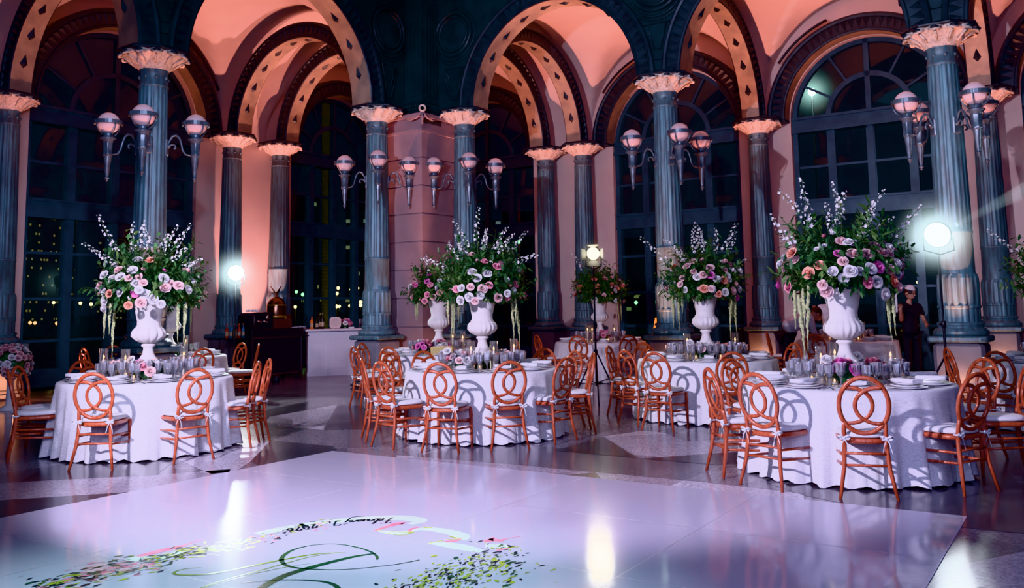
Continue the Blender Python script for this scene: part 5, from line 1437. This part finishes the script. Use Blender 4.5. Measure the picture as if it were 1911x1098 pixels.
def bottle(h, r, mt, cap, label, loc, neck=.35, body='bottle'):
    t = thing(body, label, 'bottle', loc)
    b = MB(); b.lathe([(.001, 0), (r, 0), (r, h * .55), (r * .9, h * .62), (r * neck, h * .75), (r * neck, h * .95), (.001, h * .95)], 16); b.build('glass_body', mt, t)
    b = MB(); b.lathe([(r * neck * 1.15, h * .93), (r * neck * 1.15, h), (.001, h)], 12); b.build('cap', cap, t)
    b = MB(); b.lathe([(r * 1.02, h * .15), (r * 1.02, h * .45)], 16); b.build('paper_label', M['labelpaper'], t)
    return t
M['labelpaper'] = mat('label_paper', (.55, .45, .3), rough=.7)
M['greenglass'] = mat('dark_bottle_glass', (.015, .03, .02), rough=.1, coat=.5)
M['orange'] = mat('orange_liqueur', (.75, .20, .04), rough=.2, emit=(1, .25, .05), estr=.06)
M['capcol'] = mat('foil', (.4, .25, .15), rough=.3, metal=.6)
bottle(.30, .038, M['orange'], M['black'], 'orange liqueur bottle on the bar', onbar(.10, .2))
bottle(.28, .036, M['greenglass'], M['black'], 'short dark bottle on the bar between the orange one and the champagne', onbar(.22, .25))
bottle(.36, .042, M['greenglass'], M['silver'], 'dark champagne bottle with silver neck on the bar', onbar(.34, .2))
bottle(.34, .042, M['greenglass'], M['capcol'], 'dark champagne bottle with copper neck on the bar', onbar(.28, .36))
s = thing('menu_card', 'pale octagonal menu card standing on the bar', 'sign', onbar(.62, .12), math.atan2(bx.y, bx.x))
mb = MB(); k = .05
o8 = [(-.13 + k, 0), (.13 - k, 0), (.13, k), (.13, .27 - k), (.13 - k, .27), (-.13 + k, .27), (-.13, .27 - k), (-.13, k)]
mb.rings([[(x, 0, z) for x, z in o8], [(x, .012, z) for x, z in o8]], 0, False, True); mb.build('card', M['cardpaper'] if 'cardpaper' in M else M['plaster'], s)
mb = MB(); mb.box(-.05, 0, 0, .05, .1, .01); mb.build('stand', M['plaster'], s)
mb = MB()
for i, wd in enumerate((.05, .09, .07, .10, .08, .06)): mb.box(-wd, -.002, .21 - i * .028, wd, 0, .214 - i * .028)
mb.build('faint_text_lines', M['pier'], s)
low_bowl(onbar(.86, .25), 'low bowl of pink and white roses on the bar beside the menu card', 32, ['hot', 'pink', 'white', 'blush'], n=12, rad=.13, bowl='urn')
ns = MB()
for i in range(6): ns.box(-.06, -.06, i * .006, .06, .06, i * .006 + .005)
tag(ns.build('napkin_stack', M['napkin'], None, onbar(.98, .08), .3), 'small stack of pale napkins on the bar before the roses', 'napkins', None, 'thing')
for i in range(7):
    GF.put(onbar(1.18 + .055 * (i % 4), .10 + .07 * (i // 4)), i, 'champagne flute in the row on the bar counter', 'flutes on the bar')
for i in range(6):
    GB.put(onbar(1.45 + .09 * (i % 3), .12 + .12 * (i // 3)), i, 'stemmed glass on the bar beyond the flutes', 'glasses on the bar')

c0 = Vector((-5.52, 18.92, 0)); cx_ = (Vector((-4.70, 20.0, 0)) - c0).normalized(); crz = math.atan2(cx_.y, cx_.x)
cart = thing('coffee_cart', 'black wheeled coffee cart with chrome edges beside the white bar', 'cart', c0, crz)
mb = MB(); mb.box(.02, .03, .14, 1.32, .62, .90); mb.build('front_panel', M['blackcart'], cart)
mb = MB()
for x in (0, 1.32): mb.box(x, .01, .12, x + .02, .03, .92)
mb.box(0, .01, .90, 1.34, .035, .925); mb.box(0, .01, .12, 1.34, .035, .14)
mb.build('chrome_trim', M['silver'], cart)
mb = MB(); mb.rbox(-.03, 0, .92, 1.37, .66, 1.10, .01); mb.build('work_tray', M['blackcart'], cart)
mb = MB(); mb.box(1.33, .1, .90, 1.60, .45, .925); mb.build('side_shelf', M['black'], cart)
mb = MB(); mb.box(-.55, .05, .90, 0.0, .5, .925); mb.tube([(-.5, .1, .9), (-.5, .1, 0)], .012, 6); mb.tube([(-.5, .45, .9), (-.5, .45, 0)], .012, 6); mb.build('side_shelf', M['black'], cart)
for x in (.10, 1.24):
    for y in (.10, .55):
        mb = MB(); mb.tube([(x - .02, y, .055), (x + .02, y, .055)], .055, 14); mb.box(x - .025, y - .02, .06, x + .025, y + .02, .14); mb.build('caster', M['castergrey'] if 'castergrey' in M else M['black'], cart)
CMX = Matrix.Translation(c0) @ Matrix.Rotation(crz, 4, 'Z')
def oncart(x, y, z): v = CMX @ Vector((x, y, z)); return (v.x, v.y, v.z)
es = thing('espresso_machine', 'black rounded espresso machine on the coffee cart', 'coffee machine', oncart(-.02, .08, 1.101), crz)
mb = MB()
prof = [(0, 0), (0, .22), (.03, .30), (.10, .34), (.55, .36), (.60, .30), (.60, 0)]
mb.rings([[(x, y, z) for x, z in prof] for y in (0, .42)], 0, False, True); mb.build('housing', M['blackgloss'] if 'blackgloss' in M else M['black'], es)
mb = MB(); mb.lathe([(.045, 0), (.045, .02), (.001, .022)], 18, 0, True, Matrix.Translation((.46, 0, .24)) @ Matrix.Rotation(PI / 2, 4, 'X')); mb.build('gauge', M['silver'], es)
mb = MB()
for x in (.2, .36): mb.tube([(x, -.01, .16), (x, -.12, .14)], .014, 8); mb.lathe([(.035, 0), (.035, .04)], 12, 0, True, Matrix.Translation((x, -.02, .14)), cap=True)
mb.build('portafilter', M['silver'], es)
mb = MB(); mb.tube([(.08, -.03, .30), (.07, -.06, .2), (.07, -.05, .06)], .007, 6); mb.build('steam_wand', M['silver'], es)
for i in range(5):
    u = MB(); u.lathe([(.018, 0), (.03, .01), (.036, .055), (.033, .055), (.026, .012), (.001, .01)], 14); u.tube([(.034, 0, .045), (.055, 0, .04), (.05, 0, .02), (.032, 0, .015)], .004, 5)
    tag(u.build('coffee_cup', M['china'], None, oncart(.10 + .08 * (i % 3), .22 + .1 * (i // 3), 1.462), i), 'small white coffee cup on top of the espresso machine', 'cup', 'cups on the espresso machine', 'thing')
sv = thing('coffee_urn', 'domed copper coffee urn topped by an eagle figure', 'coffee urn', oncart(.86, .33, 1.101), crz)
mb = MB(); mb.lathe([(.20, .0), (.20, .03), (.15, .05), (.15, .16), (.205, .20), (.215, .24), (.215, .48), (.205, .52), (.185, .58), (.14, .64), (.07, .68), (.03, .69), (.03, .72), (.001, .72)], 36); mb.build('dome_boiler', M['bronze'], sv)
mb = MB(); mb.lathe([(.218, .23), (.226, .24), (.226, .26), (.218, .27)], 36); mb.lathe([(.21, .49), (.22, .50), (.21, .515)], 36); mb.build('band', M['gold'], sv)
mb = MB(); mb.sphere((0, 0, .755), .035, 10, 8, 0, None, 1.3); mb.sphere((.03, -.01, .81), .02, 8, 6)
for s_ in (-1, 1):
    mb.add([(0, s_ * .02, .77), (-.02, s_ * .10, .86), (-.02, s_ * .18, .92), (0, s_ * .12, .82), (.0, s_ * .05, .74)], [(0, 1, 2, 3), (0, 3, 4)], 0, True)
    mb.tube([(0, s_ * .02, .77), (-.01, s_ * .10, .85), (-.02, s_ * .18, .92)], .009, 5)
mb.build('eagle_finial', M['bronze'], sv)
mb = MB(); mb.tube([(0, -.20, .12), (0, -.27, .12), (0, -.28, .07)], .012, 8); mb.tube([(0, -.25, .13), (0, -.25, .18)], .007, 6); mb.build('tap', M['gold'], sv)
wbx = MB(); wbx.rbox(0, 0, 0, .44, .30, .20, .008)
for i in range(4): wbx.box(-.004, -.006, .02 + .045 * i, .444, 0, .05 + .045 * i)
M['crate'] = mat('dark_wood', (.10, .045, .03), rough=.5, stretch=(2, 2, 20))
tag(wbx.build('wooden_box', M['crate'], None, oncart(.60, .02, 1.101), crz), 'dark wooden box in front of the copper coffee urn', 'box', None, 'thing')
tray = MB()
for i in range(7): tray.lathe([(.03, 0), (.036, .02), (.03, .02), (.001, .004)], 12, 0, True, Matrix.Translation((.07 * i, 0, 0)))
for i in range(7):
    u = MB(); u.lathe([(.02, 0), (.038, .012), (.036, .014), (.001, .004)], 14); tag(u.build('saucer', M['china'], None, oncart(.92 + .062 * i, .06, 1.101), i), 'white saucer in the row along the cart edge', 'saucer', 'saucers along the cart edge', 'thing')
bk = thing('wicker_basket', 'tall brown wicker basket beside the copper coffee urn', 'basket', oncart(1.17, .42, 1.101))
mb = MB(); mb.lathe([(.001, .0), (.09, 0), (.10, .10), (.13, .28), (.12, .29), (.09, .1), (.001, .02)], 20, mod=lambda a, z: 1 + .03 * math.sin(10 * a + z * 90)); mb.build('woven_body', M['crate'], bk)
mb = MB(); mb.tube([(.125 * math.cos(k * PI / 10), .125 * math.sin(k * PI / 10), .29) for k in range(20)], .012, 6, closed=True); mb.build('rim', M['crate'], bk)
M['syrup'] = [mat('syrup_red', (.45, .08, .05), rough=.25), mat('syrup_blue', (.06, .18, .34), rough=.25), mat('syrup_amber', (.5, .26, .08), rough=.25)]
for i in range(5):
    bottle(.30, .036, M['syrup'][i % 3], M['orange'], 'syrup bottle with orange pump, %s from the window on the cart side shelf' % ['first', 'second', 'third', 'fourth', 'fifth'][i], oncart(-.48 + .10 * i, .22, .926), .3, 'syrup_bottle')
for i in range(6):
    GB.put(oncart(1.37 + .075 * (i % 3), .18 + .12 * (i // 3), .927), i, 'glass tumbler on the side shelf between cart and bar', 'glasses on the cart side shelf')
tw = MB(); tw.rbox(-.05, -.04, 0, .06, .05, .09, .02)
# orange uplight glow behind the third column, painted as a self-glowing cone
lp = thing('orange_glow_cone', 'small orange glowing cone behind the torch-lamp column', 'lamp', (2.95, 18.1, 0))
mb = MB(); mb.lathe([(.13, 0), (.13, .02), (.02, .03), (.015, .86), (.02, .87)], 14); mb.build('stand', M['black'], lp)
mb = MB(); mb.lathe([(.16, .86), (.09, 1.22), (.085, 1.22), (.15, .87)], 20); M['coneglow'] = mat('orange_glow', (.8, .25, .03), rough=.7, emit=(1, .30, .02), estr=1.3); mb.build('glow_cone', M['coneglow'], lp)

# ------------------------------------------------------------------ staff
def skin(name, J, edges, mt, parent, sub=2):
    keys = list(J); me = bpy.data.meshes.new(name)
    me.from_pydata([J[k][0] for k in keys], [(keys.index(a), keys.index(b)) for a, b in edges], [])
    me.materials.append(mt)
    o = obj(name, me, parent)
    bm = bmesh.new(); bm.from_mesh(me); lay = bm.verts.layers.skin.verify(); bm.verts.ensure_lookup_table()
    for i, k in enumerate(keys):
        r = J[k][1]; d = bm.verts[i][lay]
        d.radius = r if isinstance(r, tuple) else (r, r)
        d.use_root = (i == 0)
    bm.to_mesh(me); bm.free()
    m = o.modifiers.new('skin', 'SKIN'); m.use_smooth_shade = True
    s_ = o.modifiers.new('sub', 'SUBSURF'); s_.levels = sub; s_.render_levels = sub
    return o
def hand_chains(J, E, pre, wrist, palm_dir, side):
    w = Vector(wrist); d = Vector(palm_dir).normalized(); s = Vector(side).normalized(); n = d.cross(s)
    J[pre + 'palm'] = (tuple(w + d * .05), (.034, .016)); E.append((pre + 'wrist', pre + 'palm'))
    for i, (off, ln) in enumerate(((-.03, .065), (-.01, .078), (.01, .072), (.028, .056))):
        a = w + d * .085 + s * off; b = a + d * ln * .55 - n * .008; c = b + d * ln * .4 - n * .025
        for q, p, r in (('a', a, .010), ('b', b, .009), ('c', c, .007)): J['%s%d%s' % (pre, i, q)] = (tuple(p), r)
        E += [(pre + 'palm', '%s%da' % (pre, i)), ('%s%da' % (pre, i), '%s%db' % (pre, i)), ('%s%db' % (pre, i), '%s%dc' % (pre, i))]
    a = w + d * .03 - s * .04; b = a + d * .035 - s * .02
    J[pre + 'ta'] = (tuple(a), .011); J[pre + 'tb'] = (tuple(b), .009); E += [(pre + 'palm', pre + 'ta'), (pre + 'ta', pre + 'tb')]
def head_on(parent, c, face_dir, cap=None, hair=True):
    """egg-shaped head with face, ears and hair"""
    f = Vector(face_dir).normalized(); q = (-f).to_track_quat('Y', 'Z')
    T = Matrix.Translation(c) @ q.to_matrix().to_4x4()
    mb = MB()
    rings = []
    for i in range(13):
        a = PI * i / 12; z = -.118 * math.cos(a); r = math.sin(a) ** .8
        w = .076 * r * (1 - .18 * max(0, -z / .118)); dp = .094 * r
        rings.append([(w * math.cos(2 * PI * k / 20), dp * math.sin(2 * PI * k / 20) - .012 * max(0, -z / .118), z) for k in range(20)])
    mb.rings(rings, 0, True, False, T)
    mb.tube([(0, -.088, .01), (0, -.108, -.022), (0, -.098, -.034)], [.008, .014, .010], 8, 0, True, T)
    for s_ in (-1, 1):
        mb.sphere((s_ * .076, .006, -.01), .024, 8, 6, 0, T, 1.3)
        mb.sphere((s_ * .03, -.080, .012), .012, 8, 6, 1, T)
    mb.tube([(-.022, -.084, -.058), (0, -.092, -.060), (.022, -.084, -.058)], .006, 6, 2, True, T)
    o = mb.build('head', [M['skin'], M['hair'], M['petal_pink']], parent)
    hb = MB()
    rr = []
    for i in range(8):
        a = PI * (.46 + .54 * i / 7); z = -.126 * math.cos(a); r = max(.001, math.sin(a)) ** .8
        rr.append([(.085 * r * math.cos(2 * PI * k / 20), .102 * r * math.sin(2 * PI * k / 20) + .012, z + .006) for k in range(20)])
    hb.rings(rr, 0, True, False, T)
    if cap: hb.rings([[(1.06 * x, 1.06 * y, z * 1.05 + .012) for x, y, z in r_] for r_ in [[(p[0], p[1], p[2]) for p in r] for r in rr[2:]]], 1, True, False, T)
    hb.build('hair', [M['hair'], cap or M['hair']], parent)
    return o
def bending(loc, rz, label):
    t = thing('person', label, 'person', loc, rz)       # local +x: facing
    J = {'pel': ((0, 0, .93), (.14, .13)), 'l1h': ((0, .09, .86), .09), 'l1k': ((.04, .10, .48), .06), 'l1a': ((-.02, .10, .07), .045), 'l1t': ((.14, .11, .04), .035),
         'l2h': ((0, -.09, .86), .09), 'l2k': ((-.03, -.10, .48), .06), 'l2a': ((-.14, -.10, .07), .045), 'l2t': ((.02, -.11, .04), .035)}
    E_ = [('pel', 'l1h'), ('l1h', 'l1k'), ('l1k', 'l1a'), ('l1a', 'l1t'), ('pel', 'l2h'), ('l2h', 'l2k'), ('l2k', 'l2a'), ('l2a', 'l2t')]
    B = {'pel': ((0, 0, .95), (.10, .12)), 'che': ((.30, 0, 1.15), (.10, .13)), 'nk': ((.50, 0, 1.24), .05), 'hd': ((.56, 0, 1.25), .05),
         's1': ((.42, .16, 1.20), .05), 'e1': ((.50, .20, .96), .038), 'x1wrist': ((.68, .14, .84), .026), 's2': ((.42, -.16, 1.20), .05), 'e2': ((.44, -.20, .94), .038), 'x2wrist': ((.62, -.16, .84), .026)}
    EB = [('pel', 'che'), ('che', 'nk'), ('nk', 'hd'), ('che', 's1'), ('s1', 'e1'), ('e1', 'x1wrist'), ('che', 's2'), ('s2', 'e2'), ('e2', 'x2wrist')]
    hand_chains(B, EB, 'x1', B['x1wrist'][0], (.8, -.2, -.25), (0, 1, 0)); hand_chains(B, EB, 'x2', B['x2wrist'][0], (.8, .2, -.25), (0, -1, 0))
    skin('body', B, EB, M['skin'], t)
    skin('trousers', J, E_, M['trousers'], t)
    S = {'w': ((-.02, 0, .98), (.125, .155)), 'm': ((.15, 0, 1.09), (.15, .17)), 'c': ((.33, 0, 1.18), (.145, .175)), 'col': ((.46, 0, 1.235), .07),
         's1': ((.42, .18, 1.20), .078), 'e1': ((.50, .22, .96), .062), 'f1': ((.60, .18, .90), .045), 's2': ((.42, -.18, 1.20), .078), 'e2': ((.44, -.22, .95), .062), 'f2': ((.55, -.18, .88), .045)}
    skin('shirt', S, [('w', 'm'), ('m', 'c'), ('c', 'col'), ('c', 's1'), ('s1', 'e1'), ('e1', 'f1'), ('c', 's2'), ('s2', 'e2'), ('e2', 'f2')], M['shirt'], t)
    head_on(t, (.66, 0, 1.27), (.8, 0, -.55))
    return t
bending((4.98, 16.45, 0), .25, 'waiter in white shirt and black trousers bending over the table, arms down')
def standing(loc, rz, label, shirt, rod=None, cap=None):
    t = thing('person', label, 'person', loc, rz)       # local -y: facing the camera side
    B = {'pel': ((0, 0, .95), (.11, .09)), 'che': ((0, 0, 1.25), (.12, .09)), 'nk': ((0, 0, 1.46), .05), 'hd': ((0, -.01, 1.53), .05),
         's1': ((-.17, 0, 1.38), .05), 'e1': ((-.24, -.10, 1.12), .04), 'x1wrist': ((-.34, -.26, 1.30), .027), 's2': ((.17, 0, 1.38), .05), 'e2': ((.26, -.04, 1.10), .04), 'x2wrist': ((.18, -.24, 1.05), .027)}
    EB = [('pel', 'che'), ('che', 'nk'), ('nk', 'hd'), ('che', 's1'), ('s1', 'e1'), ('e1', 'x1wrist'), ('che', 's2'), ('s2', 'e2'), ('e2', 'x2wrist')]
    hand_chains(B, EB, 'x1', B['x1wrist'][0], (-.2, -.3, .8), (.9, -.3, 0)); hand_chains(B, EB, 'x2', B['x2wrist'][0], (-.7, -.6, 0), (0, 0, 1))
    skin('body', B, EB, M['skin'], t)
    J = {'pel': ((0, 0, .95), (.15, .12)), 'l1h': ((.09, 0, .85), .09), 'l1k': ((.10, -.02, .48), .064), 'l1a': ((.10, .02, .07), .046), 'l1t': ((.11, -.13, .04), .036),
         'l2h': ((-.09, 0, .85), .09), 'l2k': ((-.10, -.02, .48), .064), 'l2a': ((-.10, .02, .07), .046), 'l2t': ((-.11, -.13, .04), .036)}
    skin('trousers', J, [('pel', 'l1h'), ('l1h', 'l1k'), ('l1k', 'l1a'), ('l1a', 'l1t'), ('pel', 'l2h'), ('l2h', 'l2k'), ('l2k', 'l2a'), ('l2a', 'l2t')], M['trousers'], t)
    S = {'h': ((0, 0, .84), (.175, .14)), 'w': ((0, 0, .98), (.168, .13)), 'm': ((0, 0, 1.12), (.155, .12)), 'c': ((0, 0, 1.30), (.17, .125)), 'col': ((0, 0, 1.44), .07), 's1': ((-.19, 0, 1.38), .07), 'e1': ((-.235, -.06, 1.20), .06), 's2': ((.19, 0, 1.38), .07), 'e2': ((.25, -.02, 1.18), .06)}
    skin('shirt', S, [('h', 'w'), ('w', 'm'), ('m', 'c'), ('c', 'col'), ('c', 's1'), ('s1', 'e1'), ('c', 's2'), ('s2', 'e2')], shirt, t)
    head_on(t, (.02, -.02, 1.63), (.35, -.85, -.25), cap)
    return t
standing((7.35, 16.6, 0), .15, 'server in dark uniform and pale cap standing beyond the big arrangement, forearms bare', M['trousers'], None, M['shirt'])
standing((6.45, 18.25, 0), -.1, 'server in white shirt standing behind the big white urn', M['shirt'])
rod = thing('white_napkin_roll', 'white rolled napkin held upright by the dark-clothed server', 'napkin', (6.98, 16.30, 1.28))
mb = MB(); mb.lathe([(.001, 0), (.024, 0), (.028, .14), (.022, .28), (.001, .29)], 12); mb.build('roll', M['napkin'], rod)
mb = MB(); mb.tube([(0, 0, .26), (.02, .01, .33), (.07, .0, .37)], [.02, .016, .006], 7, flat=.5); mb.build('loose_end', M['napkin'], rod)

# ------------------------------------------------------------------ outside, at night
mb = MB(); mb.add([(-420, -60, -.35), (420, -60, -.35), (420, 520, -.35), (-420, 520, -.35)], [(0, 1, 2, 3)])
M['outground'] = mat('night_ground', (.010, .012, .014), rough=.7, scale=.2)
gnd = mb.build('ground', M['outground']); struct(gnd)
bl = [((-118, 205), 26, 24, .34, (.9, .8, .42), 'wide lit apartment tower seen through the left window panes', .95, 1.9), ((-88, 215), 16, 19, .26, (.8, .9, .6), 'narrower tower right of the wide lit one through the city window', 1.0, 1.6),
      ((-62, 230), 20, 12, .15, (1, .8, .4), 'low dark block beyond the city window edge', 1.2, 1.8), ((-55, 190), 22, 26, .10, (.5, 1, .7), 'dark tower with few greenish lights through the bar window', 2.0, 3.0), ((-28, 210), 20, 34, .10, (.6, 1, .8), 'dark tower behind the palm trunk through the bar window', 2.0, 3.0),
      ((2, 220), 18, 22, .12, (.7, .9, 1), 'dark tower with sparse lights through the window beyond the pier', 2, 3), ((34, 230), 22, 16, .12, (.5, 1, .5), 'low block with green lights beyond the small lamp stand', 2, 3)]
for (p, wd, h, lit, c, lab, wx, wz) in bl:
    b = MB(); b.box(-wd / 2, -8, -.35, wd / 2, 8, h); b.box(-wd / 4, -4, h, wd / 4, 4, h + 2.5)
    for k in range(6): b.box(-wd / 2 - .3, -8.3, 1 + k * h / 6, wd / 2 + .3, -8, 1.25 + k * h / 6)
    tag(b.build('city_tower', city('facade_%d' % int(p[0] + 500), lit, c, p[0], wx, wz), None, (p[0], p[1], 0), -.2 if p[0] < -40 else 0), lab, 'building', 'city towers at night', 'thing')
M['lampyel'] = glow('street_lamp_glow', (1, .78, .30), 14); M['lampgrn'] = glow('green_lamp_glow', (.35, 1, .5), 6); M['lamporg'] = glow('orange_lamp_glow', (1, .45, .08), 8)
def street_lamp(px, py, Y, m, lab, s=.11):
    d = CF + CRr * ((px - 955.5) / FPX) - CUr * ((py - PPY) / FPX); v = d * (Y / d.y); z = max(.8, EYE + v.z)
    t = thing('street_lamp', lab, 'street lamp', (v.x, v.y, -.35), 0, 'street lamps outside')
    b = MB(); b.lathe([(.07, 0), (.05, .3), (.035, z + .3)], 8, cap=True); b.build('post', M['black'], t)
    b = MB(); b.sphere((0, 0, z + .35), s, 10, 8); b.build('lamp_globe', m, t)
for px, py, m in ((551, 573, 'y'), (577, 572, 'y'), (631, 538, 'y'), (629, 548, 'y'), (624, 564, 'y'), (628, 572, 'y'), (633, 572, 'y'), (655, 541, 'y'), (661, 541, 'y'), (667, 538, 'y'), (653, 571, 'y'), (673, 564, 'y'), (673, 570, 'y'),
                  (553, 545, 'g'), (565, 550, 'g'), (663, 551, 'g'), (106, 613, 'o'), (55, 630, 'o'), (64, 632, 'o'), (186, 560, 'y'), (100, 565, 'y'), (128, 562, 'y'), (150, 566, 'y'), (170, 568, 'y'), (1187, 565, 'g'), (1214, 571, 'g'), (1222, 564, 'g'), (1700, 536, 'g'), (1713, 527, 'y'), (945, 440, 'g'), (968, 452, 'g')):
    street_lamp(px, py, 62 + (px * 7 % 13), {'y': M['lampyel'], 'g': M['lampgrn'], 'o': M['lamporg']}[m], {'y': 'yellow street lamp in the dark beyond the windows', 'g': 'green street light in the dark beyond the windows', 'o': 'orange low lamp in the dark beyond the city-view window'}[m], .12)
M['flood'] = glow('flood_lamp_glow', (.85, 1, .95), 60)
street_lamp(1515, 172, 31, M['flood'], 'bright white floodlight outside the fanlight of the big right window', .13)
street_lamp(1217, 216, 40, M['flood'], 'small white light outside the fanlight behind the third torch-lamp column', .07)
b = MB(); b.sphere((0, 0, 0), 1.25, 18, 12)  # self-glowing sphere painted round the floodlight
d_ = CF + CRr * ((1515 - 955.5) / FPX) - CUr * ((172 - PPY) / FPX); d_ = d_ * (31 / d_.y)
tag(b.build('painted_glow', glow_volume('painted_glow', (.55, .9, .82), 3.0, 1.25), None, (d_.x, d_.y, EYE + d_.z)), 'pale painted glow around the floodlight outside the big right window', 'glow_volume', None, 'stuff')
# light beam at the right, painted as a self-glowing cone
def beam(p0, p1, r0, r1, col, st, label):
    m, nt, out = nmat('beam_glow'); e = N(nt, 'ShaderNodeEmission', Strength=st); e.inputs[0].default_value = rgba(col); nt.links.new(e.outputs[0], out.inputs['Volume'])
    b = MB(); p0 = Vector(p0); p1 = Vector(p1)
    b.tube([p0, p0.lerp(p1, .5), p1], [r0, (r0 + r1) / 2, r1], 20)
    tag(b.build('painted_glow', m), label, 'glow_volume', None, 'stuff')
beam((5.62, 11.2, 2.44), (8.2, 11.6, 3.6), .03, .22, (.7, .9, 1), .55, 'pale painted light beam slanting up at the right edge')
pt = thing('palm_tree', 'tall ringed palm trunk outside the window behind the bar', 'tree', (-5.42, 26.2, -.35))
mb = MB(); prof = []
for k in range(90):
    z = 9.0 * k / 89; r = .20 - .006 * z + (.05 * math.exp(-z * 2)); prof += [(r * 1.05, z), (r * .97, z + .05)]
mb.lathe(prof, 14, 0, False, Matrix.Rotation(-.012, 4, 'Y')); M['palm'] = mat('palm_bark', (.30, .25, .11), (.16, .13, .05), rough=.8, scale=8, emit=(.5, .4, .08), estr=.02); mb.build('trunk', M['palm'], pt)  # bark given a faint glow for the yellowish light on it
mb = MB(); r_ = random.Random(2)
for k in range(16):
    a = k * 2.4; up = r_.uniform(-.2, .9)
    pts = [Vector((math.cos(a) * q, math.sin(a) * q, 8.9 + up * q - .22 * q * q)) for q in (0, .5, 1, 1.5, 2.0, 2.5)]
    mb.tube(pts, [.03, .025, .02, .015, .01, .005], 4)
    for i in range(20):
        f = .3 + 2.1 * i / 19; p = Vector((math.cos(a) * f, math.sin(a) * f, 8.9 + up * f - .22 * f * f))
        for s_ in (-1, 1): leafy(mb, p, Vector((math.cos(a) - s_ * math.sin(a), math.sin(a) + s_ * math.cos(a), -.5)), .45, .05, Vector((0, 0, 1)))
mb.build('fronds', [M['leaf'], M['leaf2'], M['stem']], pt)
light('POINT', 'palm_light', (-4.4, 24.4, .4), (0, 0, 0), 26, (1, .85, .4), .1)

# ------------------------------------------------------------------ view
scene.view_settings.view_transform = 'Khronos PBR Neutral'
scene.view_settings.exposure = 0.12
try:
    scene.cycles.use_denoising = True
    scene.cycles.max_bounces = 8; scene.cycles.diffuse_bounces = 3; scene.cycles.glossy_bounces = 3; scene.cycles.transmission_bounces = 5
    scene.cycles.transparent_max_bounces = 28; scene.cycles.sample_clamp_indirect = 4; scene.cycles.caustics_reflective = False; scene.cycles.caustics_refractive = False
except Exception:
    pass
